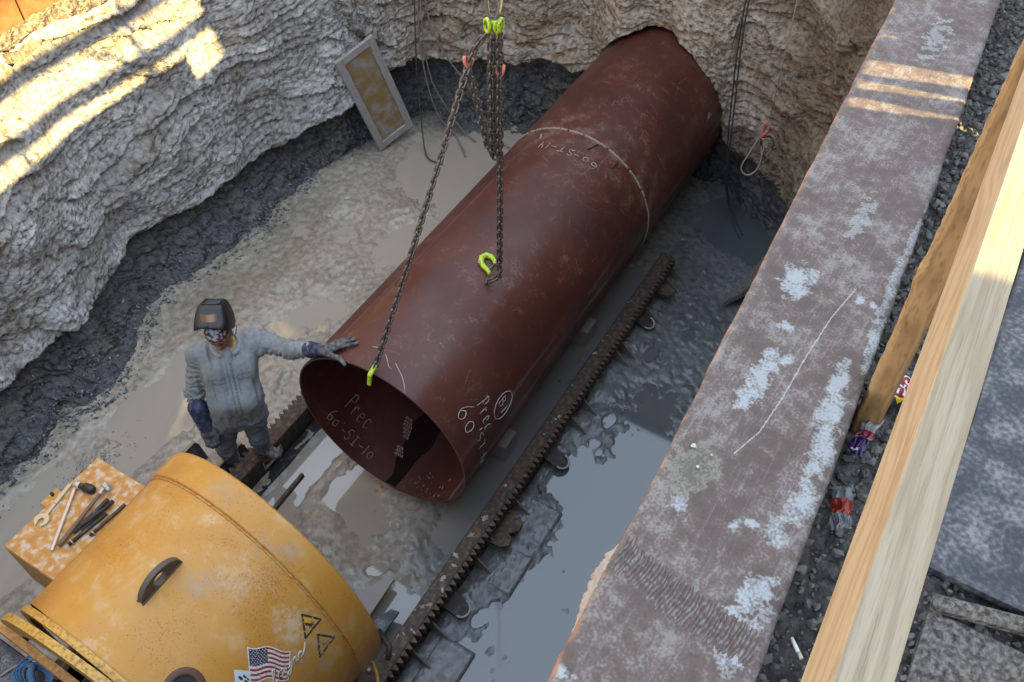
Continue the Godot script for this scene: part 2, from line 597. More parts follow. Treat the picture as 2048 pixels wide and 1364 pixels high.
# stains, scratches and rust of the casing; u: angle, v: -z from 0 to 7.6 m
func pipe_material() -> StandardMaterial3D:
	var w := 1024
	var h := 1024
	var big := fnl(51, 0.006, 4)
	var mid := fnl(52, 0.03, 4)
	var fine := fnl(53, 0.16, 3)
	var im := Image.create(w, h, false, Image.FORMAT_RGB8)
	var c_red := Color(0.070, 0.020, 0.015)
	var c_or := Color(0.106, 0.032, 0.019)
	var c_dk := Color(0.044, 0.018, 0.016)
	var c_dust := Color(0.24, 0.175, 0.14)
	for y in h:
		for x in w:
			var ang := TAU * x / w
			var X := cos(ang) * 163.0
			var Y := sin(ang) * 163.0
			var Z := y * 1.6
			var n1 := big.get_noise_3d(X, Y, Z)
			var n2 := mid.get_noise_3d(X, Y, Z)
			var n3 := fine.get_noise_3d(X, Y, Z)
			var c := c_red.lerp(c_or, clampf(0.35 + n1 * 0.7 + n2 * 0.2 + n3 * 0.3, 0.0, 1.0))
			c = c.lerp(c_dk, clampf(-n1 * 0.6 + n3 * 0.7 - 0.05, 0.0, 0.7))
			c = c.lerp(c_dust, clampf((n2 + n1 * 0.5 + n3 * 0.9 - 0.42) * 0.5, 0.0, 0.25))
			# smeared dust beside the girth weld
			var zz := y * 7.6 / h
			var near := exp(-absf(zz - 3.1) * 5.0)
			c = c.lerp(c_dust, clampf(near * (0.12 + n2 * 0.7 + n3 * 0.3), 0.0, 0.3))
			# dried mud dragged along the lower right flank
			var th := 360.0 * x / w
			if th > 300.0:
				th -= 360.0
			if th > -40.0 and th < 22.0:
				var stripe := mid.get_noise_3d(X * 1.6, Y * 1.6, Z * 0.12 + 700.0)
				c = c.lerp(c_dust, clampf((stripe - 0.16) * 2.2 + n3 * 0.4, 0.0, 0.55) * sstep(22.0, 8.0, th))
			im.set_pixel(x, y, c.linear_to_srgb())
	var r := RandomNumberGenerator.new()
	r.seed = 77
	# scratches: short arcs and long scrapes
	if true:
		for i in 1100:
			var x := r.randf() * w
			var y := r.randf() * h
			if r.randf() < 0.35:
				y = 360.0 + r.randfn() * 45.0
			if r.randf() < 0.25:
				y = 560.0 + r.randfn() * 60.0
			var len_ := r.randf_range(4.0, 34.0)
			var dir := r.randfn() * 0.5 + (0.0 if r.randf() < 0.7 else 1.4)
			var k := r.randf_range(-0.02, 0.02)
			var a := r.randf_range(0.2, 0.8)
			for s in int(len_):
				x += cos(dir)
				y += sin(dir) * 0.7
				dir += k
				var px := posmod(int(x), w)
				var py := clampi(int(y), 0, h - 1)
				im.set_pixel(px, py, im.get_pixel(px, py).lerp(lin(0.36, 0.25, 0.20), a * r.randf()))
	var m := smat(Color.WHITE, 0.58, 0.0)
	m.albedo_texture = ImageTexture.create_from_image(im)
	m.roughness_texture = ramp_tex(noise_img(54, 0.02, 4, 256), [[0.3, gray(0.33)], [0.7, gray(0.56)]])
	m.roughness = 1.0
	return m

# paint of the drum: u: angle / 360, v: z from 1.1 to 2.5
func drum_material() -> StandardMaterial3D:
	var w := 1400
	var h := 512
	var im := Image.create(w, h, false, Image.FORMAT_RGB8)
	var big := fnl(61, 0.010, 4)
	var mid := fnl(62, 0.035, 4)
	var fine := fnl(63, 0.15, 3)
	var speck := fnl(64, 0.42, 2)
	var c0 := Color(0.47, 0.215, 0.032)
	var c1 := Color(0.50, 0.255, 0.048)
	var pale := Color(0.56, 0.44, 0.30)
	var grime := Color(0.25, 0.215, 0.19)
	# [angle, z, half angle, half length, strength, kind]
	var spots := [[78.0, 1.79, 10.0, 0.13, 1.0, 0], [88.0, 2.06, 6.0, 0.07, 1.0, 0], [68.0, 1.62, 14.0, 0.12, 0.6, 1], [62.0, 1.38, 9.0, 0.12, 0.9, 0], [92.0, 1.32, 10.0, 0.08, 0.7, 0], [90.0, 2.36, 5.0, 0.05, 1.1, 1], [89.0, 1.46, 3.0, 0.03, 1.2, 1], [45.0, 1.62, 8.0, 0.10, 0.9, 1], [38.0, 1.55, 10.0, 0.12, 0.7, 1], [26.0, 1.66, 10.0, 0.12, 0.9, 0], [50.0, 1.42, 7.0, 0.05, 0.8, 1], [100.0, 1.95, 14.0, 0.2, 0.35, 1], [110.0, 1.6, 16.0, 0.25, 0.3, 1]]
	for y in h:
		var z := 1.1 + 1.4 * y / h
		for x in w:
			var th := 360.0 * x / w
			var X := cos(TAU * x / w) * 163.0
			var Y := sin(TAU * x / w) * 163.0
			var Z := y * 0.5
			var n1 := big.get_noise_3d(X, Y, Z)
			var n2 := mid.get_noise_3d(X, Y, Z)
			var n3 := fine.get_noise_3d(X, Y, Z)
			var c := c0.lerp(c1, clampf(0.5 + n1 + n2 * 0.4, 0.0, 1.0))
			c = c.lerp(pale, clampf((n1 * 0.6 + n2 * 0.9 - 0.26) * 0.7 + n3 * 0.1, 0.0, 0.28))
			for s in spots:
				var dx: float = (th - s[0]) / s[2]
				var dz: float = (z - s[1]) / s[3]
				var f := 1.0 - dx * dx - dz * dz
				if f > -0.6:
					var a := clampf((f * 0.7 - 0.15 + n2 * 1.5 + n3 * 1.3) * s[4] * 0.4, 0.0, 0.36)
					c = c.lerp(pale if s[5] == 1 else grime, a)
			var sp := speck.get_noise_3d(X, Y, Z)
			if sp > 0.55 + 0.45 * n1:
				c = c.lerp(Color(0.14, 0.07, 0.03), 0.55)
			im.set_pixel(x, y, c.linear_to_srgb())
	var r := RandomNumberGenerator.new()
	r.seed = 78
	for i in 240:
		var x := r.randf_range(40.0, 600.0)
		var y := r.randf() * h
		var dir := r.randf() * TAU
		var dark := r.randf() < 0.5
		for s in int(r.randf_range(3.0, 22.0)):
			x += cos(dir)
			y += sin(dir)
			var px := posmod(int(x), w)
			var py := clampi(int(y), 0, h - 1)
			im.set_pixel(px, py, im.get_pixel(px, py).lerp(lin(0.13, 0.07, 0.03) if dark else lin(0.6, 0.5, 0.36), 0.55 * r.randf()))
	var m := smat(Color.WHITE, 0.48)
	m.albedo_texture = ImageTexture.create_from_image(im)
	m.roughness_texture = ramp_tex(noise_img(65, 0.02, 4, 256), [[0.3, gray(0.36)], [0.7, gray(0.62)]])
	m.roughness = 1.0
	return m

# ------------------------------------------------------------------ the pit
# lip of the limestone: x, z, height of its lower edge
const LIP := [
	[2.3, 5.2, 0.6], [0.0, 5.2, 0.6], [-2.2, 5.15, 0.6], [-2.8, 4.8, 0.6], [-2.95, 3.5, 0.6], [-3.05, 2.0, 0.6], [-3.13, 1.11, 0.6], [-3.21, 0.88, 0.6], [-3.16, 0.61, 0.6], [-3.09, 0.34, 0.6],
	[-3.16, 0.12, 0.6], [-3.30, -0.14, 0.6], [-3.41, -0.51, 0.6], [-3.53, -0.77, 0.6], [-3.46, -1.13, 0.6], [-3.36, -1.69, 0.6], [-3.34, -2.31, 0.62],
	[-3.20, -2.72, 0.66], [-3.09, -3.02, 0.72], [-2.94, -3.42, 0.80], [-2.88, -3.75, 0.88], [-2.80, -3.99, 0.93], [-2.71, -4.26, 0.95], [-2.56, -4.45, 0.95],
	[-2.31, -4.5, 0.95], [-1.70, -4.8, 0.95], [-1.44, -4.93, 0.95], [-0.98, -5.02, 0.97], [-0.78, -4.98, 1.15], [-0.62, -4.88, 1.45], [-0.45, -4.80, 1.66], [-0.2, -4.93, 1.79], [0.02, -4.97, 1.80],
	[0.20, -4.88, 1.74], [0.38, -4.84, 1.63], [0.55, -4.84, 1.47], [0.68, -4.84, 1.24], [0.76, -4.86, 1.0], [0.86, -4.86, 0.80], [1.27, -4.72, 0.78], [1.62, -4.42, 0.70], [1.95, -3.98, 0.5], [2.2, -3.3, 0.3], [2.3, -2.0, 0.3], [2.32, 0.0, 0.3], [2.32, 5.2, 0.3]]
var path_p := []      # Vector3(x, lip, z) along the wall
var path_o := []      # outward direction
var path_s := []      # distance along
var n_low: FastNoiseLite
var n_mid: FastNoiseLite
var n_fine: FastNoiseLite
var n_grit: FastNoiseLite
var n_cell: FastNoiseLite
var n_frac: FastNoiseLite

func make_path() -> void:
	var pts := []
	for l in LIP:
		pts.append(Vector3(l[0], l[2], l[1]))
	var raw := curve(pts, 0.006)
	var s := 0.0
	var next := 0.0
	for i in raw.size():
		if i > 0:
			s += raw[i].distance_to(raw[i - 1])
		var p: Vector3 = raw[i]
		var shown: bool = p.x < 2.25 and p.z < 1.6
		if s >= next or i == raw.size() - 1:
			path_p.append(p)
			path_s.append(s)
			next = s + (0.0135 if shown else 0.08)
	for i in path_p.size():
		var a: Vector3 = path_p[maxi(i - 6, 0)]
		var b: Vector3 = path_p[mini(i + 6, path_p.size() - 1)]
		var d := Vector3(b.x - a.x, 0, b.z - a.z).normalized()
		path_o.append(Vector3(d.z, 0, -d.x))

func back_part(p: Vector3) -> float:
	return sstep(-3.2, -4.6, p.z) if p.x < 1.5 else 1.0

# how far the rock stands out of its mean face: beds, flakes and grit
func shingle(q: float, i_mul: float, s: float, amp: float) -> float:
	var i := floorf(q)
	var f := q - i
	return (0.5 - f) * amp + n_mid.get_noise_2d(s, i * i_mul) * amp * 0.8

func rock_out(s: float, y: float, back: float) -> float:
	var warp := n_low.get_noise_2d(s * 60.0, y * 90.0) * 0.30 + n_mid.get_noise_2d(s * 170.0, y * 130.0) * 0.08
	var brk := n_cell.get_noise_2d(s * lerpf(90.0, 190.0, back), (y + warp) * lerpf(260.0, 420.0, back))
	# some stretches are broken into beds, others are smooth faces
	var m1 := clampf(0.70 + n_low.get_noise_2d(s * 80.0 + 11.0, y * 130.0) * 1.6, 0.3, 1.0)
	var m2 := clampf(0.50 + n_low.get_noise_2d(s * 150.0 + 70.0, y * 230.0) * 1.8, 0.08, 1.0)
	var m3 := clampf(0.25 + n_mid.get_noise_2d(s * 130.0 - 40.0, y * 190.0) * 2.2, 0.0, 1.0)
	var h := shingle((y + warp + n_low.get_noise_2d(s * 25.0, y * 200.0) * 0.12) * lerpf(2.6, 4.4, back), 61.0, s * 90.0, lerpf(0.075, 0.095, back)) * m1
	h += shingle((y + warp * 1.2 + brk * 0.08) * lerpf(9.0, 8.5, back), 37.0, s * 200.0 + 90.0, lerpf(0.036, 0.048, back)) * m2
	h += shingle((y + warp * 1.1 + brk * 0.06 + n_fine.get_noise_2d(s * 300.0, y * 200.0) * 0.03) * 25.0, 23.0, s * 520.0, 0.018) * m3
	h += brk * lerpf(0.012, 0.024, back)
	h += n_low.get_noise_2d(s * 90.0 + 300.0, y * 100.0) * 0.09
	# cracks: along the beds and across them
	var k1 := n_low.get_noise_2d(s * 42.0 + 500.0, (y + warp) * 210.0)
	var k2 := n_low.get_noise_2d(s * 260.0 - 200.0, y * 70.0)
	h -= 0.030 * exp(-pow(k1 / 0.022, 2.0)) * m1 + 0.012 * exp(-pow(k2 / 0.02, 2.0)) * m2
	h += n_frac.get_noise_2d(s * 320.0 + warp * 300.0, (y + warp) * 800.0) * lerpf(0.008, 0.022, back) * m2
	h += n_mid.get_noise_2d(s * 240.0, y * 420.0 + 77.0) * 0.016
	h += n_fine.get_noise_2d(s * 800.0, y * 1700.0) * 0.011
	h += n_grit.get_noise_2d(s * 3000.0, y * 3600.0) * 0.006
	return h

func rock_colour(s: float, y: float, p: Vector3, back: float) -> Color:
	var a := n_mid.get_noise_2d(s * 150.0 + 900.0, y * 260.0)
	var b := n_low.get_noise_2d(s * 120.0 - 500.0, y * 150.0)
	var g := n_fine.get_noise_2d(s * 1500.0, y * 2500.0 + 400.0)
	var left := Color(0.43, 0.41, 0.385).lerp(Color(0.58, 0.565, 0.54), clampf(0.4 + b * 1.3 + g * 0.5, 0.0, 1.0))
	left = left.lerp(Color(0.31, 0.265, 0.21), clampf(a * 1.6 - 0.15, 0.0, 0.75))
	var tan_ := Color(0.41, 0.345, 0.27).lerp(Color(0.53, 0.46, 0.375), clampf(0.4 + b + g * 0.6, 0.0, 1.0))
	tan_ = tan_.lerp(Color(0.33, 0.225, 0.135), clampf(a * 1.7 - 0.15, 0.0, 0.7))
	var c := left.lerp(tan_, back)
	# ochre clay on the far right
	var clay := sstep(0.75, 1.5, p.x + b * 0.6 + a * 0.3 + 0.12 * (1.6 - y)) * back
	c = c.lerp(Color(0.155, 0.105, 0.060).lerp(Color(0.25, 0.195, 0.135), clampf(0.4 + g * 0.8 + a, 0.0, 1.0)), clay * 0.92)
	return c

func build_setting() -> void:
	n_low = fnl(101, 0.01, 2)
	n_mid = fnl(102, 0.01, 3)
	n_fine = fnl(103, 0.01, 3)
	n_grit = fnl(104, 0.01, 2)
	n_cell = fnl(105, 0.01, 1)
	n_cell.noise_type = FastNoiseLite.TYPE_CELLULAR
	n_cell.cellular_return_type = FastNoiseLite.RETURN_CELL_VALUE
	n_frac = fnl(106, 0.01, 1)
	n_frac.noise_type = FastNoiseLite.TYPE_CELLULAR
	n_frac.cellular_distance_function = FastNoiseLite.DISTANCE_EUCLIDEAN
	n_frac.cellular_return_type = FastNoiseLite.RETURN_DISTANCE
	n_frac.cellular_jitter = 1.0
	make_path()
	var cols := path_p.size()
	# --- limestone face
	var rows := 158
	var top := 2.66
	var P := PackedVector3Array()
	var C := PackedColorArray()
	P.resize(cols * rows)
	C.resize(cols * rows)
	for i in cols:
		var p: Vector3 = path_p[i]
		var o: Vector3 = path_o[i]
		var s: float = path_s[i]
		var back := back_part(p)
		for j in rows:
			var y: float
			var out := 0.0
			if j == 0:
				y = p.y + 0.10
				out = 0.5
			elif j == 1:
				y = p.y + 0.03
				out = 0.16
			elif j == 2:
				y = p.y + 0.004
				out = 0.03
			else:
				y = lerpf(p.y, top, (j - 3.0) / (rows - 4.0))
			var h := rock_out(s, y, back)
			var lean := lerpf(0.16, 0.05, back)
			# the edge itself is scalloped
			var dy := 0.0
			if j <= 4:
				dy = n_mid.get_noise_2d(s * 330.0, 7.0) * 0.035 + n_fine.get_noise_2d(s * 800.0, 3.0) * 0.015
			# over the casing the rock keeps clear of it
			if absf(p.x) < 1.0 and p.z < -4.0:
				h *= 0.55
				dy *= 0.6
			var q := Vector3(p.x, y + dy, p.z) + o * (lean * (y - p.y) + out - h)
			P[i * rows + j] = q
			C[i * rows + j] = rock_colour(s, y, q, back)
	struct("rock_wall", grid_mesh(P, rows, cols, C), M.rock)
	# --- the ground behind the upper edge, back and right
	var i0 := 0
	while path_p[i0].z > -3.6 or path_p[i0].x > -2.0:
		i0 += 1
	var up_rows := 30
	P = PackedVector3Array()
	C = PackedColorArray()
	var ucols := 0
	for i in range(i0, cols, 3):
		var p: Vector3 = path_p[i]
		var o: Vector3 = path_o[i]
		var s: float = path_s[i]
		var back := back_part(p)
		ucols += 1
		for j in up_rows:
			var y := lerpf(2.6, 4.82, j / (up_rows - 1.0))
			var h := rock_out(s, y, back) if j > 0 else rock_out(s, 2.6, back) - 0.03
			P.append(Vector3(p.x, y, p.z) + o * (0.05 * (2.6 - p.y) + lerpf(0.05, 0.10, back) * (y - 2.6) - h))
			C.append(rock_colour(s, y, p, back).lerp(Color(0.27, 0.2, 0.13), sstep(2.9, 3.6, y)))
	struct("upper_wall", grid_mesh(P, up_rows, ucols, C), M.soil)
	# --- shale under the limestone
	rows = 72
	P = PackedVector3Array()
	C = PackedColorArray()
	for i in cols:
		for j in rows:
			var t := j / (rows - 1.0)
			P.append(shale_point(i, t))
			var g := n_fine.get_noise_2d(path_s[i] * 1300.0, t * 900.0)
			var b := n_mid.get_noise_2d(path_s[i] * 200.0, t * 160.0)
			var c := Color(0.072, 0.074, 0.076).lerp(Color(0.17, 0.17, 0.168), clampf(0.35 + g * 0.9, 0.0, 1.0))
			c = c.lerp(Color(0.20, 0.185, 0.16), clampf(b * 1.2 - 0.05, 0.0, 0.6))
			C.append(c)
	struct("shale_bank", grid_mesh(P, rows, cols, C), M.shale)
	build_floor()
	build_banks()
	# --- loose shale flakes along the foot of the bank
	var flake_a := stone_mesh(901, 0.28, 0.5)
	var xfs := []
	var cl := []
	var r := RandomNumberGenerator.new()
	r.seed = 5501
	var tries := 0
	while xfs.size() < 5200 and tries < 40000:
		tries += 1
		var i := r.randi_range(0, cols - 1)
		var p: Vector3 = path_p[i]
		if p.z > 2.2 or p.x > -0.7 or p.z < -5.3:
			continue
		var t0 := r.randf()
		var dens := 0.45 + 1.6 * n_mid.get_noise_2d(path_s[i] * 120.0, 55.0 + t0 * 60.0)
		var t := 0.52 + 0.45 * sqrt(r.randf())
		if r.randf() < 0.15:
			t = r.randf_range(0.2, 0.7)
		if r.randf() > dens:
			continue
		var q := shale_point(i, minf(t, 1.0))
		if t > 0.90 and r.randf() < 0.3:
			q -= path_o[i] * 0.14 * pow(r.randf(), 2.0)
		q.y = maxf(q.y, floor_h(q.x, q.z)) + 0.006
		if q.x > -2.2 and q.z > -3.5:
			continue
		xfs.append(Transform3D(Basis.from_euler(Vector3(r.randfn() * 0.4, r.randf() * TAU, r.randfn() * 0.4)).scaled_local(Vector3(1.0, 1.0, 0.42) * (0.022 + 0.075 * r.randf() * r.randf())), q))
		var v := r.randf_range(0.045, 0.19)
		if r.randf() < 0.05:
			v = 0.30
		cl.append(Color(v, v * 1.03, v * 1.08))
	# a spit of flakes beyond the tool box
	for k in 420:
		var x := -2.36 + r.randfn() * 0.09
		var z := 1.08 + r.randfn() * 0.20
		xfs.append(Transform3D(Basis.from_euler(Vector3(r.randfn() * 0.3, r.randf() * TAU, r.randfn() * 0.3)).scaled_local(Vector3(1.0, 1.0, 0.5) * (0.010 + 0.028 * r.randf() * r.randf())), Vector3(x, maxf(floor_h(x, z), 0.0) + 0.004, z)))
		var v := r.randf_range(0.05, 0.15)
		cl.append(Color(v, v, v * 1.04))
	var fo := stuff(self, "shale_flakes", flake_a, M.chip, xfs, cl)
	tag(fo, "loose dark shale flakes strewn along the foot of the rock wall", "rubble")

func shale_point(i: int, t: float) -> Vector3:
	var p: Vector3 = path_p[i]
	var o: Vector3 = path_o[i]
	var s: float = path_s[i]
	var reach := 0.30
	if p.z < -2.0:
		reach = lerpf(0.30, -0.22, sstep(-2.0, -3.6, p.z))
	if p.x > 0.8:
		reach = -0.25
	var y := lerpf(p.y + 0.12, -0.10, t)
	var q := t * 5.0 + n_mid.get_noise_2d(s * 90.0, 3.0) * 1.2
	var st := (floorf(q) + sstep(0.35, 0.9, q - floorf(q))) / 5.0
	var h := n_mid.get_noise_2d(s * 260.0, t * 300.0) * 0.07 + shingle(t * 11.0 + n_mid.get_noise_2d(s * 160.0, t * 120.0) * 2.5, 31.0, s * 240.0, 0.050) * clampf(0.4 + n_low.get_noise_2d(s * 160.0, t * 90.0) * 2.0, 0.1, 1.0) + n_fine.get_noise_2d(s * 900.0, t * 1300.0) * 0.03 + n_grit.get_noise_2d(s * 3000.0, t * 2600.0) * 0.012
	var out := lerpf(0.24, -reach - 0.08, lerpf(t, st, 0.7) * t)
	if absf(p.x) < 1.0 and p.z < -4.0:
		out = maxf(out, 0.3)
	return Vector3(p.x, y, p.z) + o * (out - h)

# ------------------------------------------------------------------ mud and water
# [x0, z0, x1, z1, radius, depth]
const POOLS := [[-2.42, 2.2, -2.30, 0.45, 0.27, 0.075], [-2.30, 0.4, -2.36, -0.2, 0.24, 0.06], [-1.95, -0.9, -1.75, -1.3, 0.24, 0.040], [-2.05, -3.7, -1.7, -4.3, 0.46, 0.055], [-2.75, -1.6, -3.0, -2.6, 0.22, 0.03],
	[1.55, 0.75, 1.70, -1.3, 0.34, 0.026], [1.5, -1.6, 1.45, -2.1, 0.20, 0.016], [1.3, 1.2, 1.2, 0.9, 0.2, 0.02], [1.3, -4.75, 1.9, -4.7, 0.42, 0.07], [-0.80, 0.6, -0.80, -1.5, 0.13, 0.045],
	[0.58, 1.4, 0.60, -3.4, 0.14, 0.04], [0.15, 0.35, 0.25, 0.75, 0.18, 0.03], [-0.35, 0.10, -0.15, 0.2, 0.2, 0.035], [1.15, -0.9, 1.12, -1.3, 0.14, 0.022], [-1.6, -2.6, -1.5, -3.0, 0.3, 0.04]]
const MOUNDS := [[-2.36, 1.35, -2.4, 0.85, 0.20, 0.05], [-1.6, -0.2, -1.5, -1.0, 0.3, 0.03], [-2.45, -0.9, -2.5, -1.5, 0.35, 0.02], [-1.35, -1.7, -1.2, -2.6, 0.25, 0.03], [0.05, 0.75, -0.3, 0.6, 0.2, 0.03], [1.15, 0.2, 1.15, -0.5, 0.16, 0.02], [-2.9, -2.6, -2.8, -3.3, 0.4, 0.03], [1.1, 1.0, 1.3, 0.8, 0.3, 0.02]]
var f_low: FastNoiseLite
var f_mid: FastNoiseLite
var f_rid: FastNoiseLite
var f_fine: FastNoiseLite

func capsule2(x: float, z: float, c: Array) -> float:
	var a := Vector2(c[0], c[1])
	var b := Vector2(c[2], c[3])
	var p := Vector2(x, z)
	var t := clampf((p - a).dot(b - a) / maxf((b - a).length_squared(), 1e-6), 0.0, 1.0)
	return (p - a - (b - a) * t).length() / c[4]

# boot prints: [x, z, heading]
const PRINTS := [[-1.75, -0.15, 2.8], [-1.55, -0.45, 2.9], [-1.8, -0.8, 3.0], [-1.52, -1.15, 2.9], [-1.78, -1.5, 3.1], [-1.45, -1.85, 2.8], [-1.7, -2.2, 3.0], [-2.1, -1.0, 0.4], [-2.3, -1.4, 0.6], [-2.0, -1.9, 0.3], [-2.25, -2.3, 0.5], [-1.95, 0.35, 2.2], [-1.65, 0.55, 1.6], [-0.35, 0.75, 1.2], [-0.1, 0.95, 1.5], [0.3, 0.55, 0.8], [0.1, 0.25, 0.9], [1.2, -1.7, 0.1], [1.35, -2.1, 0.2], [1.2, -2.6, 0.0], [1.4, -3.0, 0.1], [1.2, 0.45, 0.3], [-2.0, -2.9, 0.8], [-2.3, -3.3, 0.7], [-1.9, -3.2, 2.9]]

func floor_h(x: float, z: float) -> float:
	var h := 0.026 + f_low.get_noise_2d(x, z) * 0.036 + f_mid.get_noise_2d(x, z) * 0.016
	var churn := sstep(0.0, 0.5, f_low.get_noise_2d(x * 1.7 + 40.0, z * 1.7))
	h += f_rid.get_noise_2d(x, z) * 0.012 * churn + f_fine.get_noise_2d(x, z) * (0.0045 + 0.005 * churn)
	# right of the track the slurry is nearly level, with a ragged film of water
	var lev := sstep(0.95, 1.2, x)
	h = lerpf(h, 0.010 + (h - 0.026) * 0.35 + f_mid.get_noise_2d(x * 3.0, z * 3.0) * 0.010 + f_fine.get_noise_2d(x * 0.5, z * 0.5) * 0.006, lev)
	# drag marks
	h += f_mid.get_noise_2d(x * 7.0 + z * 1.2, z * 0.5 + 60.0) * 0.006
	for c in PRINTS:
		var d := Vector2(x - c[0], z - c[1])
		if d.length_squared() < 0.05:
			d = d.rotated(-c[2])
			var sole := Vector2((d.x) / 0.052, (d.y - 0.05) / 0.095).length()
			var heel := Vector2((d.x) / 0.040, (d.y + 0.095) / 0.045).length()
			var q := minf(sole, heel)
			h -= 0.022 * sstep(1.1, 0.8, q)
			h += 0.008 * exp(-pow((q - 1.25) / 0.18, 2.0))
	for c in POOLS:
		var d := capsule2(x, z, c)
		if d < 1.6:
			h -= c[5] * (1.0 - sstep(0.5, 1.6, d))
	for c in MOUNDS:
		var d := capsule2(x, z, c)
		if d < 1.6:
			h += c[5] * (1.0 - sstep(0.3, 1.6, d))
	return h

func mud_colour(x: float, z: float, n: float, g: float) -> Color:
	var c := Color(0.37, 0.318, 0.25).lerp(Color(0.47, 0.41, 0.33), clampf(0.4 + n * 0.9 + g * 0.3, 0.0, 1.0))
	var right := sstep(0.05, 0.95, x + n * 0.4)  # right side darker: wet mud plus pit shade painted into the colour
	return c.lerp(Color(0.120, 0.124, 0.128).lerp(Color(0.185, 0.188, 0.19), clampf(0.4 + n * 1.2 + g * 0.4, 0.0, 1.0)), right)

func build_floor() -> void:
	f_low = fnl(201, 0.9, 2)
	f_mid = fnl(202, 2.6, 2)
	f_rid = fnl(203, 5.0, 3)
	f_rid.fractal_type = FastNoiseLite.FRACTAL_RIDGED
	f_fine = fnl(204, 22.0, 3)
	var xs := []
	var zs := []
	var v := -4.2
	while v < 3.0:
		xs.append(v)
		v += 0.017 if v > -3.3 and v < 1.95 else 0.1
	v = -7.6
	while v < 5.8:
		zs.append(v)
		v += 0.017 if v > -5.4 and v < 2.1 else 0.1
	var P := PackedVector3Array()
	var C := PackedColorArray()
	var nt := fnl(205, 1.4, 4)
	for z in zs:
		for x in xs:
			var h := floor_h(x, z)
			P.append(Vector3(x, h, z))
			var n: float = nt.get_noise_2d(x, z)
			var g := f_fine.get_noise_2d(x * 0.7, z * 0.7 + 30.0)
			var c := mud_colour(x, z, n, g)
			# olive film on the left strip, dark grey at the back
			c = c.lerp(Color(0.29, 0.25, 0.17), clampf((1.0 - capsule2(x, z, [-2.75, -0.6, -2.85, -2.3, 0.40])) * 1.3 + n * 0.8, 0.0, 0.5))
			c = c.lerp(Color(0.075, 0.078, 0.08), clampf((1.0 - capsule2(x, z, [-2.4, -4.9, -1.0, -5.2, 0.75])) * 1.8 + n, 0.0, 0.85))
			C.append(c)
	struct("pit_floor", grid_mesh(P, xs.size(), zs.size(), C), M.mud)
	# silty water: milky left; shade and sky blue painted into the colour right
	P = PackedVector3Array()
	C = PackedColorArray()
	for j in 66:
		for i in 36:
			var x := -4.2 + 7.1 * i / 35.0
			var z := -7.5 + 13.1 * j / 65.0
			P.append(Vector3(x, 0.0, z))
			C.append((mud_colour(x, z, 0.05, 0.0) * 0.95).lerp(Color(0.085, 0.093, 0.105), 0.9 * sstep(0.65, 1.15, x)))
	struct("water", grid_mesh(P, 36, 66, C), M.water)

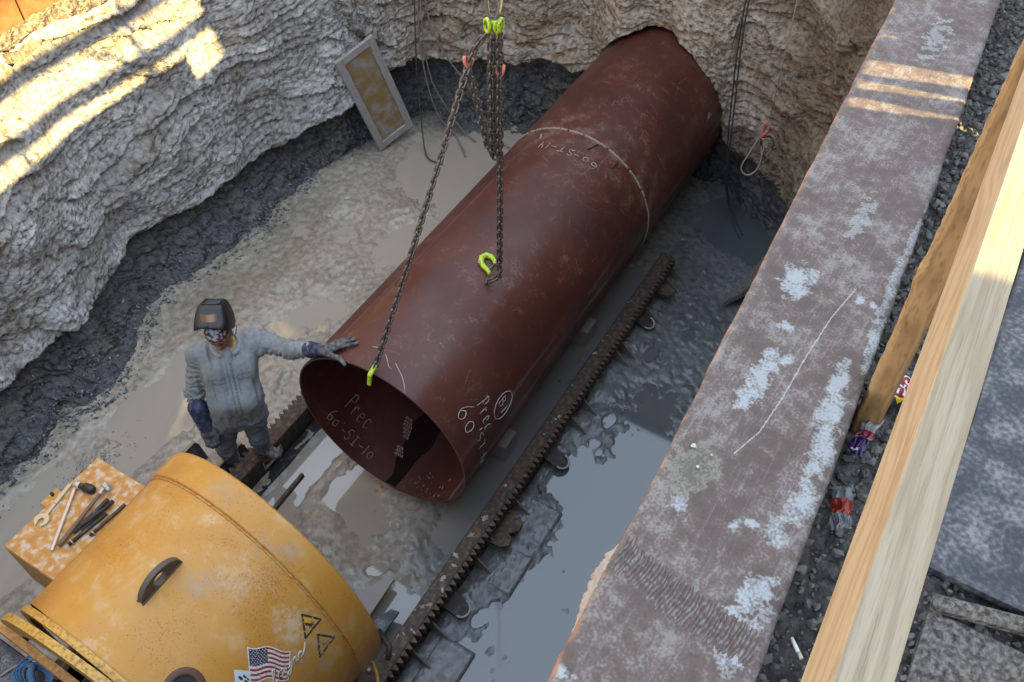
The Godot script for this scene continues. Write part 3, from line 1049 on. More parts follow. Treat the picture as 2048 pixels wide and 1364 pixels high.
# ------------------------------------------------------------------ ledge, ground, gravel
func build_banks() -> void:
	# earth ledge on top of the left wall
	var n1 := fnl(301, 1.3, 3)
	var n2 := fnl(302, 7.0, 4)
	var n3_ := fnl(303, 26.0, 3)
	var P := PackedVector3Array()
	var C := PackedColorArray()
	var cols := 0
	var rows := 70
	for i in path_p.size():
		var p: Vector3 = path_p[i]
		if p.z > 5.0 or (p.x > -1.9) or p.z < -4.5:
			continue
		cols += 1
		for j in rows:
			var d := j * 0.0165 - 0.03
			var back := back_part(p)
			var edge := lerpf(0.16, 0.05, back) * (2.66 - p.y) - rock_out(path_s[i], 2.66, back)
			var q: Vector3 = Vector3(p.x, 0, p.z) + path_o[i] * (edge + d)
			var y := 2.64 + 0.15 * sstep(0.0, 0.7, d) + n1.get_noise_2d(q.x, q.z) * 0.05 + n2.get_noise_2d(q.x, q.z) * 0.035 + n3_.get_noise_2d(q.x, q.z) * 0.012
			if j == 0:
				y = 2.55
			P.append(Vector3(q.x, y, q.z))
			var g := n3_.get_noise_2d(q.x + 9.0, q.z) + n2.get_noise_2d(q.x, q.z + 9.0) * 0.6
			C.append(Color(0.235, 0.185, 0.125).lerp(Color(0.42, 0.36, 0.27), clampf(0.35 + g * 1.3, 0.0, 1.0)))
	struct("soil_ledge", grid_mesh(P, rows, cols, C), M.soil)
	# surrounding ground
	var st := ST(true)
	var far := 70.0
	var y0 := 4.78
	quad(st, Vector3(2.66, y0, -5.0), Vector3(far, y0, -5.0), Vector3(far, y0, far), Vector3(2.66, y0, far))
	quad(st, Vector3(2.30, y0, -far), Vector3(far, y0, -far), Vector3(far, y0, -5.0), Vector3(2.30, y0, -5.0))
	quad(st, Vector3(-far, y0, -far), Vector3(2.30, y0, -far), Vector3(2.30, y0, -5.0), Vector3(-far, y0, -5.0))
	quad(st, Vector3(-far, y0, -5.0), Vector3(-4.05, y0, -5.0), Vector3(-4.05, y0, far), Vector3(-far, y0, far))
	quad(st, Vector3(-4.05, y0, 5.3), Vector3(2.66, y0, 5.3), Vector3(2.66, y0, far), Vector3(-4.05, y0, far))
	var gm := smat(lin(0.17, 0.145, 0.115), 0.95)
	struct("ground", done(st), gm)
	# gravel beside the beam
	P = PackedVector3Array()
	C = PackedColorArray()
	var xs := []
	var zs := []
	var v := 2.62
	while v < 4.0:
		xs.append(v)
		v += 0.018 if v < 3.45 else 0.06
	v = -2.4
	while v < 3.2:
		zs.append(v)
		v += 0.018
	for z in zs:
		for x in xs:
			P.append(Vector3(x, gravel_h(x, z, n1, n2, n3_), z))
			var g := n3_.get_noise_2d(x, z + 4.0)
			var w := sstep(1.4, 2.0, z + n1.get_noise_2d(x, z) * 0.4)
			C.append(Color(0.085, 0.078, 0.07).lerp(Color(0.15, 0.14, 0.125), clampf(0.4 + g, 0.0, 1.0)).lerp(Color(0.055, 0.05, 0.046), w * 0.7))
	struct("gravel_bed", grid_mesh(P, xs.size(), zs.size(), C), M.soil)
	for kind in 3:
		var xfs := []
		var cl := []
		var r := RandomNumberGenerator.new()
		r.seed = 7100 + kind
		for k in 2600:
			var x := r.randf_range(2.74, 3.42)
			var z := r.randf_range(-1.3, 2.35)
			var big := r.randf()
			var sz := 0.010 + 0.030 * big * big
			if z > 1.55 and r.randf() < 0.55:
				sz *= 0.55
			if r.randf() < 0.01:
				sz *= 1.9
			xfs.append(Transform3D(Basis.from_euler(Vector3(r.randf() * TAU, r.randf() * TAU, r.randf() * TAU)).scaled_local(Vector3.ONE * sz), Vector3(x, gravel_h(x, z, n1, n2, n3_) + sz * 0.22, z)))
			var c := r.randf_range(0.065, 0.17)
			cl.append(Color(c * 1.04, c, c * 0.94))
		var o := stuff(self, "gravel", stone_mesh(910 + kind, 0.75, 0.45), M.gravel, xfs, cl)
		tag(o, ["dark crushed gravel covering the ground behind the steel beam", "angular gravel chips mixed over the bank behind the beam", "coarse grey gravel scattered between beam and guard rail"][kind], "gravel")

func gravel_h(x: float, z: float, n1: FastNoiseLite, n2: FastNoiseLite, n3_: FastNoiseLite) -> float:
	return 4.82 + n1.get_noise_2d(x * 1.5, z * 1.5) * 0.03 + n2.get_noise_2d(x, z) * 0.02 + n3_.get_noise_2d(x, z) * 0.006

# ------------------------------------------------------------------ steel casing
func on_pipe(deg: float, z: float, r := PR) -> Vector3:
	var a := deg_to_rad(deg)
	return Vector3(cos(a) * r, PC + sin(a) * r, z)

func on_drum(deg: float, z: float, r := DR) -> Vector3:
	var a := deg_to_rad(deg)
	return Vector3(DC.x + cos(a) * r, DC.y + sin(a) * r, z)

# part of a cylinder wall, with uv
func shell(cx: float, cy: float, r: float, a0: float, a1: float, z0: float, z1: float, na: int, nz: int, vlo: float, vhi: float, skew := 0.0) -> ArrayMesh:
	var P := PackedVector3Array()
	var U := PackedVector2Array()
	for j in nz + 1:
		for i in na + 1:
			var a := lerpf(a0, a1, float(i) / na)
			var z := lerpf(z0, z1, float(j) / nz)
			P.append(Vector3(cx + cos(deg_to_rad(a)) * r, cy + sin(deg_to_rad(a)) * r, z + skew * cos(deg_to_rad(a))))
			U.append(Vector2(a / 360.0, (z - vlo) / (vhi - vlo)))
	return grid_mesh(P, na + 1, nz + 1, PackedColorArray(), U)

func ring_face(cx: float, cy: float, r0: float, r1: float, z0: float, z1: float, skew := 0.0, n := 120) -> ArrayMesh:
	var st := ST()
	for i in n:
		var a := TAU * i / n
		var b := TAU * (i + 1) / n
		quad(st, Vector3(cx + cos(a) * r0, cy + sin(a) * r0, z0 + skew * cos(a)), Vector3(cx + cos(b) * r0, cy + sin(b) * r0, z0 + skew * cos(b)), Vector3(cx + cos(b) * r1, cy + sin(b) * r1, z1 + skew * cos(b)), Vector3(cx + cos(a) * r1, cy + sin(a) * r1, z1 + skew * cos(a)))
	return done(st)

# handwriting: polylines in a unit box
const GLYPH := {
	"P": [[[0.12, 0.0], [0.2, 0.55], [0.3, 1.0]], [[0.05, 0.9], [0.3, 1.02], [0.7, 0.98], [0.86, 0.8], [0.7, 0.6], [0.25, 0.5]]],
	"r": [[[0.15, 0.6], [0.2, 0.0]], [[0.18, 0.35], [0.4, 0.58], [0.7, 0.52]]],
	"e": [[[0.15, 0.3], [0.7, 0.36], [0.6, 0.58], [0.3, 0.56], [0.12, 0.25], [0.35, 0.0], [0.8, 0.12]]],
	"c": [[[0.8, 0.5], [0.5, 0.62], [0.18, 0.35], [0.35, 0.03], [0.85, 0.1]]],
	"6": [[[0.75, 1.05], [0.35, 0.8], [0.1, 0.35], [0.3, 0.02], [0.7, 0.1], [0.75, 0.4], [0.45, 0.5], [0.15, 0.3]]],
	"0": [[[0.45, 0.62], [0.12, 0.4], [0.25, 0.05], [0.6, 0.02], [0.8, 0.3], [0.65, 0.6], [0.4, 0.6]]],
	"'": [[[0.3, 1.0], [0.25, 0.8]]],
	"-": [[[0.15, 0.4], [0.8, 0.42]]],
	"S": [[[0.8, 0.85], [0.35, 0.95], [0.15, 0.7], [0.7, 0.4], [0.65, 0.08], [0.15, 0.05]]],
	"T": [[[0.05, 0.85], [0.95, 0.9]], [[0.5, 0.88], [0.45, 0.0]]],
	"I": [[[0.15, 0.9], [0.85, 0.9]], [[0.5, 0.9], [0.48, 0.05]], [[0.15, 0.03], [0.85, 0.05]]],
	"5": [[[0.85, 0.95], [0.3, 0.9], [0.22, 0.55], [0.6, 0.55], [0.78, 0.3], [0.55, 0.02], [0.15, 0.08]]],
	"1": [[[0.45, 0.95], [0.4, 0.0]]],
	"4": [[[0.15, 0.95], [0.2, 0.5], [0.75, 0.5]], [[0.65, 0.95], [0.6, 0.0]]],
	"B": [[[0.2, 0.95], [0.2, 0.05]], [[0.2, 0.93], [0.65, 0.85], [0.6, 0.55], [0.25, 0.5], [0.75, 0.4], [0.7, 0.08], [0.2, 0.06]]]}

# chalk strokes on a cylinder; `to` maps (along, up) in metres to a point; every stroke is a part
func chalk(t: Node3D, m: Material, text: String, width: float, height: float, to: Callable, rad := 0.004) -> void:
	var x := 0.0
	for ch in text:
		if GLYPH.has(ch):
			for line in GLYPH[ch]:
				var pts := []
				for p in line:
					pts.append(Vector3(x + (p[0] + rng.randf_range(-0.05, 0.05)) * width * 0.85, (p[1] + rng.randf_range(-0.05, 0.05)) * height, 0))
				var st := ST()
				stroke(st, curve(pts, 0.012), to, rad)
				put(t, "chalk_stroke", done(st), m)
		x += width * (0.45 if ch == "'" else (0.7 if ch in "-1" else 1.0))

func stroke(st: SurfaceTool, pts: Array, to: Callable, rad := 0.004, rough := true) -> void:
	var out := []
	for p in pts:
		out.append(to.call(p.x, p.y))
	var rr := []
	for i in out.size():
		rr.append(rad * (rng.randf_range(0.55, 1.15) if rough else 1.0))
	tube(st, out, rr, 4, false, true)

func build_pipe() -> void:
	var t := thing("steel_casing", "large rusty red-brown steel pipe running into the rock tunnel", "pipe")
	var ri := PR - 0.0127
	# two lengths welded end to end
	for s in [[0.0, -3.098], [-3.106, -7.4]]:
		var sec := put(t, "pipe_section", shell(0, PC, PR, 0, 360, s[0], s[1], 180, 24, 0.0, -7.6), M.pipe)
		put(sec, "inner_face", shell(0, PC, ri, 0, 360, s[0], s[1], 120, 12, 0.0, -7.6), M.pipe_in)
		put(sec, "rim", ring_face(0, PC, ri, PR, s[0], s[0]), M.pipe_edge)
		if s[0] < -1.0:
			put(sec, "end_rim", ring_face(0, PC, ri, PR, s[1], s[1]), M.pipe_edge)
		else:
			put(sec, "end_rim", ring_face(0, PC, ri, PR, s[1], s[1]), M.pipe_edge)
	# girth weld: broken runs of bead in an open groove
	var r := RandomNumberGenerator.new()
	r.seed = 91
	var a := -20.0
	while a < 200.0:
		var len_ := r.randf_range(9.0, 22.0) if r.randf() < 0.7 else r.randf_range(3.0, 6.0)
		var pts := []
		var rad := []
		var n := maxi(4, int(len_ / 1.2))
		for k in n + 1:
			var d := a + len_ * k / n
			pts.append(on_pipe(d, -3.102 + r.randf_range(-0.003, 0.003), PR + 0.001))
			rad.append(0.011 * (0.75 + 0.5 * r.randf()))
		put(t, "weld_bead", tube_mesh(pts, rad, 6), M.weld)
		a += len_ + r.randf_range(0.6, 2.2)
	# long seam of the near length
	var pts := []
	for k in 40:
		pts.append(on_pipe(126.0 - k * 0.18, -0.02 - 3.06 * k / 39.0, PR - 0.001))
	put(t, "long_seam", tube_mesh(pts, 0.0045, 5), M.pipe_edge)
	# fit-up tabs and cut marks
	for p in [[75.3, -3.071, 78.2, -2.953], [57.7, -3.055, 58.3, -2.941]]:
		var st := ST(true)
		bar(st, on_pipe(p[0], p[1], PR + 0.006), on_pipe(p[2], p[3], PR + 0.006), 0.008, 0.014, on_pipe(p[0], p[1]) - Vector3(0, PC, p[1]), 0.002)
		put(t, "fit_up_tab", done(st), M.dark_steel)
	put(t, "scar", tube_mesh([on_pipe(116, -3.02, PR), on_pipe(114.5, -2.98, PR + 0.002), on_pipe(113, -2.93, PR)], [0.006, 0.016, 0.006], 8), M.weld)
	put(t, "scar", tube_mesh([on_pipe(25, -4.62, PR - 0.004), on_pipe(24, -4.57, PR + 0.001), on_pipe(22, -4.50, PR - 0.004)], [0.006, 0.03, 0.008], 8), M.pipe_edge)
	# chalk writing outside, by the rim
	var out_to := func(deg: float, z: float, turn: float) -> Callable:
		return func(u: float, v: float) -> Vector3:
			var uu := u * cos(turn) - v * sin(turn)
			var vv := u * sin(turn) + v * cos(turn)
			return on_pipe(deg - rad_to_deg(uu / PR), z - vv, PR + 0.0008)
	chalk(t, M.chalk, "60'", 0.115, 0.15, out_to.call(39.0, -0.175, -0.10))
	chalk(t, M.chalk_dim, "ST-10", 0.085, 0.085, out_to.call(17.0, -0.21, 0.0), 0.003)
	chalk(t, M.chalk, "Prec", 0.065, 0.13, out_to.call(32.0, -0.355, -0.18), 0.0033)
	chalk(t, M.chalk, "B1", 0.08, 0.095, out_to.call(20.5, -0.545, -0.1), 0.003)
	var st := ST()
	var ring := []
	for k in 33:
		var q := TAU * k / 32.0
		ring.append(on_pipe(15.2 + 6.6 * cos(q), -0.58 + 0.125 * sin(q), PR + 0.0008))
	tube(st, ring, 0.0032, 4, false, true)
	put(t, "chalk_ring", done(st), M.chalk)
	# writing beside the weld, upside down from here
	chalk(t, M.chalk, "60-ST-14", 0.085, 0.085, func(u: float, v: float) -> Vector3: return on_pipe(66.0 + rad_to_deg(u / PR), -2.87 + v, PR + 0.0008), 0.003)
	# line drawn below the hook
	for line in [[[98.5, -0.195], [92.8, -0.212]], [[89.0, -0.18], [85.6, -0.14], [83.0, -0.105], [81.0, -0.10]], [[81.3, -0.155], [77.0, -0.12], [73.5, -0.092], [70.0, -0.05], [67.1, -0.006]]]:
		var l := []
		for p in line:
			l.append(on_pipe(p[0], p[1], PR + 0.0008))
		put(t, "chalk_stroke", tube_mesh(l, 0.0028, 4), M.chalk)
	# inside, on the near wall
	var in_to := func(deg: float, z: float) -> Callable:
		return func(u: float, v: float) -> Vector3: return on_pipe(deg + rad_to_deg(u / ri), z - v, ri - 0.0008)
	chalk(t, M.chalk_dim, "Prec", 0.075, 0.15, in_to.call(-146.0, -0.275), 0.0032)
	chalk(t, M.chalk_dim, "60'-5I-10", 0.072, 0.105, in_to.call(-150.5, -0.085), 0.0032)
	# dusty boot print on the bottom, and the wet run beside it
	for blk in [[-107.5, -0.60, 6, 0.085], [-100.0, -0.335, 3, 0.075]]:
		for k in blk[2]:
			var l := []
			for m in 9:
				var u := m / 8.0 - 0.5
				l.append(on_pipe(blk[0] + 1.2 * k + rad_to_deg(u * blk[3] * (1.0 - 0.15 * absf(k - 2.0)) / ri), blk[1] + k * 0.031 + 0.012 * (1.0 if m % 2 == 0 else -1.0), ri - 0.0008))
			put(t, "boot_print_bar", tube_mesh(l, 0.0055, 4), M.chalk_dim)
	var P := PackedVector3Array()
	var wob := fnl(93, 3.0, 1)
	for j in 121:
		var z := -0.006 - j * 0.0105
		var c := -90.0 - 5.0 * sstep(0.0, 0.7, -z) + 3.0 * wob.get_noise_1d(z * 0.7)
		var hw := (4.5 + 4.5 * sstep(0.0, 0.5, -z) + 2.0 * wob.get_noise_1d(z * 0.8 + 50.0)) * sqrt(maxf(0.0, 1.0 - pow(-z / 1.28, 4.0)))
		for i in 9:
			P.append(on_pipe(c + hw * (i - 4) / 4.0, z, ri - 0.0012 - 0.0012 * (1.0 - absf(i - 4) / 4.0)))
	var wet := smat(lin(0.018, 0.011, 0.010), 0.15)
	put(t, "wet_run", grid_mesh(P, 9, 121), wet)
	# crumbs of dry mud inside the rim
	st = ST(true)
	for k in 26:
		var dz := r.randf_range(-0.25, -0.03)
		var dg := r.randf_range(-78.0, -52.0)
		bar(st, on_pipe(dg, dz, ri - 0.001), on_pipe(dg + r.randf_range(-0.6, 0.6), dz - r.randf_range(0.004, 0.022), ri - 0.001), 0.005, 0.004)
	put(t, "mud_crumbs", done(st), M.clod)
	# timber sleepers carry it
	for z in [-0.9, -2.4]:
		var sl := put(self, "sleeper", box_mesh(Vector3(-0.62, 0.0, z - 0.1), Vector3(0.62, 0.212, z + 0.1), 0.006), M.old_wood)
		tag(sl, ["timber sleeper under the near end of the steel pipe", "timber sleeper under the middle of the steel pipe"][0 if z > -1.0 else 1], "sleeper", "sleepers under the pipe")

# ------------------------------------------------------------------ boring machine
func draw_line(im: Image, a: Vector2, b: Vector2, r: float, c: Color) -> void:
	var n := maxi(1, int(a.distance_to(b) * 2.0))
	for k in n + 1:
		var p := a.lerp(b, float(k) / n)
		for y in range(int(p.y - r), int(p.y + r) + 1):
			for x in range(int(p.x - r), int(p.x + r) + 1):
				if x >= 0 and y >= 0 and x < im.get_width() and y < im.get_height() and Vector2(x, y).distance_to(p) <= r:
					im.set_pixel(x, y, c)

func draw_poly(im: Image, pts: Array, r: float, c: Color) -> void:
	for i in pts.size() - 1:
		draw_line(im, pts[i], pts[i + 1], r, c)

func image_mat(im: Image, rough := 0.5, worn := 0.0) -> StandardMaterial3D:
	if worn > 0.0:
		var n := fnl(int(worn * 1000.0) + im.get_width(), 0.035, 4)
		for y in im.get_height():
			for x in im.get_width():
				var v := n.get_noise_2d(x, y)
				im.set_pixel(x, y, im.get_pixel(x, y).lerp(lin(0.40, 0.31, 0.20), clampf((v + worn - 0.45) * 3.0, 0.0, 0.8) + 0.12))
	var m := smat(Color.WHITE, rough)
	m.albedo_texture = ImageTexture.create_from_image(im)
	return m

# bilinear patch on the drum through four [angle, z] corners: tl, tr, bl, br
func drum_patch(c: Array, lift: float, n := 12, wave := 0.0) -> ArrayMesh:
	var P := PackedVector3Array()
	var U := PackedVector2Array()
	for j in n + 1:
		for i in n + 1:
			var u := float(i) / n
			var v := float(j) / n
			var top: Vector2 = c[0].lerp(c[1], u)
			var bot: Vector2 = c[2].lerp(c[3], u)
			var q := top.lerp(bot, v)
			if wave > 0.0:
				var w := wave * sin(u * TAU * 1.35 + 0.6)
				q += (bot - top) * w
			P.append(on_drum(q.x, q.y, DR + lift))
			U.append(Vector2(u, v))
	return grid_mesh(P, n + 1, n + 1, PackedColorArray(), U)

func drum_tri(c: Array, lift: float) -> ArrayMesh:
	var st := ST()
	var n := 6
	var at := func(i: int, j: int) -> Array:
		var a := float(i) / n
		var b := float(j) / n
		var q: Vector2 = c[0] * (1.0 - a - b) + c[1] * a + c[2] * b
		return [on_drum(q.x, q.y, DR + lift), Vector2(a + b * 0.5, b)]
	for i in n:
		for j in n - i:
			var q := [at.call(i, j), at.call(i + 1, j), at.call(i, j + 1)]
			for p in q:
				st.set_uv(p[1])
				st.add_vertex(p[0])
			if i + j < n - 1:
				for p in [at.call(i + 1, j), at.call(i + 1, j + 1), at.call(i, j + 1)]:
					st.set_uv(p[1])
					st.add_vertex(p[0])
	return done(st)

func build_machine() -> void:
	var t := thing("boring_machine", "yellow boring machine with a big scuffed drum in the near corner", "machine")
	var sk := 0.084
	var drum := put(t, "drum", shell(DC.x, DC.y, DR, -30, 210, 1.414, 2.40, 140, 10, 1.1, 2.5, sk), M.drum)
	put(drum, "inner_face", shell(DC.x, DC.y, DR - 0.02, -30, 210, 1.25, 2.40, 100, 4, 1.1, 2.5, sk), M.yellow)
	var fl := put(t, "front_flange", shell(DC.x, DC.y, DR + 0.018, -30, 210, 1.222, 1.408, 140, 4, 1.1, 2.5, sk), M.drum)
	# rounded front edge and the step at the back of the flange
	var st := ST()
	for pr in [[DR + 0.018, 1.222, DR + 0.012, 1.21], [DR + 0.012, 1.21, DR - 0.02, 1.206], [DR + 0.018, 1.408, DR + 0.010, 1.416], [DR + 0.010, 1.416, DR - 0.004, 1.418]]:
		for i in 140:
			var a := deg_to_rad(lerpf(-30, 210, i / 140.0))
			var b := deg_to_rad(lerpf(-30, 210, (i + 1) / 140.0))
			quad(st, Vector3(DC.x + cos(a) * pr[0], DC.y + sin(a) * pr[0], pr[1] + sk * cos(a)), Vector3(DC.x + cos(b) * pr[0], DC.y + sin(b) * pr[0], pr[1] + sk * cos(b)), Vector3(DC.x + cos(b) * pr[2], DC.y + sin(b) * pr[2], pr[3] + sk * cos(b)), Vector3(DC.x + cos(a) * pr[2], DC.y + sin(a) * pr[2], pr[3] + sk * cos(a)))
	put(fl, "flange_edge", done(st), M.yellow)
	put(t, "front_plate", ring_face(DC.x, DC.y, 0.35, DR - 0.02, 1.40, 1.40, 0.0, 60), M.dark_steel)
	# weld ripple in the step
	var pts := []
	var rad := []
	for k in 150:
		var a := lerpf(10.0, 165.0, k / 149.0)
		pts.append(on_drum(a, 1.424 + sk * cos(deg_to_rad(a)), DR + 0.002))
		rad.append(0.007 + 0.002 * sin(k * 2.1) + 0.001 * sin(k * 5.0))
	put(fl, "weld_bead", tube_mesh(pts, rad, 5), M.yellow)
	# lifting lug: a half-moon plate with an eye
	var poly := PackedVector2Array()
	for k in 25:
		var a := PI * k / 24.0
		poly.append(Vector2(cos(a) * 0.150, -0.02 + sin(a) * 0.140))
	var lug := CSGCombiner3D.new()
	lug.name = "lifting_lug"
	var body := CSGPolygon3D.new()
	body.polygon = poly
	body.depth = 0.034
	body.position = Vector3(0, 0, 0.017)
	body.material = M.lug
	lug.add_child(body)
	var eye := CSGCylinder3D.new()
	eye.radius = 0.046
	eye.height = 0.2
	eye.sides = 28
	eye.rotation.x = PI / 2
	eye.position = Vector3(0, 0.048, 0)
	eye.material = M.lug
	eye.operation = CSGShape3D.OPERATION_SUBTRACTION
	lug.add_child(eye)
	t.add_child(lug, true)
	lug.transform = Transform3D(frame_along(Vector3(0.999, -0.02, 0.02), Vector3(0.03, 1, 0)), on_drum(88.5, 1.912, DR))
	pts = []
	rad = []
	for s in [[-0.019], [0.019]]:
		pts = []
		for k in 30:
			pts.append(on_drum(88.5 + (s[0] / DR) * 57.3, 1.765 + 0.30 * k / 29.0, DR + 0.001))
		put(lug, "fillet_weld", tube_mesh(pts, 0.007, 5), M.lug).transform = lug.transform.affine_inverse()
	# port with a burnt rim
	var pc := on_drum(58.2, 2.265, DR)
	var nrm := (pc - Vector3(DC.x, DC.y, pc.z)).normalized()
	var fb := frame_along(nrm, Vector3(0, 0, 1))
	st = ST()
	var prof := [[0.066, -0.02], [0.068, 0.012], [0.080, 0.020], [0.098, 0.014], [0.112, 0.002]]
	for k in prof.size() - 1:
		for i in 40:
			var a := TAU * i / 40.0
			var b := TAU * (i + 1) / 40.0
			var A: Array = prof[k]
			var B: Array = prof[k + 1]
			quad(st, pc + fb * Vector3(cos(a) * A[0], sin(a) * A[0], A[1]), pc + fb * Vector3(cos(b) * A[0], sin(b) * A[0], A[1]), pc + fb * Vector3(cos(b) * B[0], sin(b) * B[0], B[1]), pc + fb * Vector3(cos(a) * B[0], sin(a) * B[0], B[1]))
	var port := put(t, "port", done(st), M.port)
	st = ST()
	for i in 40:
		tri(st, pc + nrm * 0.006, pc + fb * Vector3(cos(TAU * i / 40.0) * 0.068, sin(TAU * i / 40.0) * 0.068, 0.006), pc + fb * Vector3(cos(TAU * (i + 1) / 40.0) * 0.068, sin(TAU * (i + 1) / 40.0) * 0.068, 0.006))
	put(port, "opening", done(st), M.black)
	stickers(t)
	# tool box bolted to the side
	var bx := put(t, "side_box", box_mesh(Vector3(-1.372, 0.86, 1.345), Vector3(-0.905, 1.35, 2.135), 0.012), M.yellow)
	st = ST(true)
	box_at(st, Vector3(-1.43, 1.322, 1.66), Vector3(-1.36, 1.342, 1.80), 0.006)
	put(bx, "latch_tab", done(st), M.yellow)
	put(bx, "lid", box_mesh(Vector3(-1.366, 1.3495, 1.351), Vector3(-0.915, 1.3525, 2.129), 0.001), M.lid)
	put(bx, "bolt", tube_mesh([Vector3(-1.405, 1.335, 1.71), Vector3(-1.405, 1.362, 1.71)], 0.012, 8), M.black)
	st = ST()
	tube(st, [Vector3(-0.98, 0.98, 2.13), Vector3(-0.98, 0.98, 2.20), Vector3(-1.03, 0.98, 2.22)], 0.012, 8)
	tube(st, [Vector3(-1.03, 0.94, 2.22), Vector3(-1.03, 1.02, 2.22)], 0.013, 8)
	put(t, "tee_bolt", done(st), M.dark_steel)
	# rear ring and frame
	put(t, "rear_ring", shell(DC.x, DC.y, DR + 0.012, -30, 210, 2.385, 2.425, 100, 1, 1.1, 2.5, 0.042), M.bright_yellow)
	put(t, "rear_ring_face", ring_face(DC.x, DC.y, DR - 0.06, DR + 0.012, 2.425, 2.425, 0.042), M.yellow)
	var arc := PackedVector2Array()
	for k in 40:
		var a := deg_to_rad(lerpf(20.0, 165.0, k / 39.0))
		arc.append(Vector2(cos(a), sin(a)) * (DR + 0.055))
	for k in 40:
		var a := deg_to_rad(lerpf(165.0, 20.0, k / 39.0))
		arc.append(Vector2(cos(a), sin(a)) * (DR - 0.10))
	st = ST(true)
	prism(st, arc, 0.045, Transform3D(Basis(), Vector3(DC.x, DC.y, 2.465)))
	put(t, "rear_frame", done(st), M.bright_yellow)
	st = ST(true)
	bar(st, Vector3(-1.25, 1.42, 2.50), Vector3(0.45, 1.42, 2.53), 0.05, 0.10)
	put(t, "cross_bar", done(st), M.yellow)
	put(t, "hood_plate", box_mesh(Vector3(-1.45, 1.10, 2.545), Vector3(0.5, 1.27, 3.6), 0.008), M.speckled)
	put(t, "chassis", box_mesh(Vector3(-0.80, 0.18, 1.45), Vector3(0.80, 0.46, 3.7), 0.01), M.dark_steel)
	for x in [-0.98, 0.88]:
		for z in [1.7, 2.3, 3.2]:
			put(t, "roller", tube_mesh([Vector3(x - 0.045, 0.37, z), Vector3(x + 0.045, 0.37, z)], 0.07, 16), M.dark_steel)
	# black fenders left of the track
	for f in [[-1.262, 0.30, 1.35, 0.32], [-1.60, 0.49, 1.35, 0.32]]:
		var pl := PackedVector2Array([Vector2(f[1], 0.02), Vector2(f[1] + 0.03, 0.27), Vector2(f[1] + 0.06, 0.32), Vector2(f[2], 0.32), Vector2(f[2], 0.02)])
		st = ST(true)
		prism(st, pl, 0.016, Transform3D(Basis(Vector3(0, 0, 1), Vector3(0, 1, 0), Vector3(-1, 0, 0)), Vector3(f[0], 0, 0)))
		var fd := put(t, "fender", done(st), M.speckled)
		put(fd, "top_edge", box_mesh(Vector3(f[0] - 0.014, 0.322, f[1] + 0.05), Vector3(f[0] + 0.014, 0.334, f[2]), 0.003), M.lumber_top)
	put(t, "fender_arm", box_mesh(Vector3(-1.60, 0.05, 1.2), Vector3(-0.85, 0.14, 1.35), 0.004), M.dark_steel)
	# clamp with a bent yellow handle at the right foot
	put(t, "clamp_plate", box_mesh(Vector3(0.70, 0.40, 1.30), Vector3(0.96, 0.43, 1.62), 0.005), M.rail)
	for z in [1.36, 1.48]:
		put(t, "clamp_bolt", tube_mesh([Vector3(0.83, 0.42, z), Vector3(0.83, 0.455, z)], 0.018, 6), M.steel)
	put(t, "clamp_handle", tube_mesh(curve([Vector3(0.70, 0.62, 1.23), Vector3(0.80, 0.55, 1.30), Vector3(0.90, 0.50, 1.36), Vector3(0.97, 0.48, 1.44), Vector3(1.0, 0.44, 1.52)], 0.02), 0.012, 8), M.bright_yellow)
	put(t, "clamp_lever", tube_mesh([Vector3(0.72, 0.45, 1.10), Vector3(0.86, 0.47, 1.16), Vector3(0.90, 0.45, 1.24)], 0.02, 8), M.dark_steel)
	put(t, "pale_plate", box_mesh(Vector3(0.72, 0.66, 1.56), Vector3(0.90, 0.70, 1.86), 0.006), M.speckled)

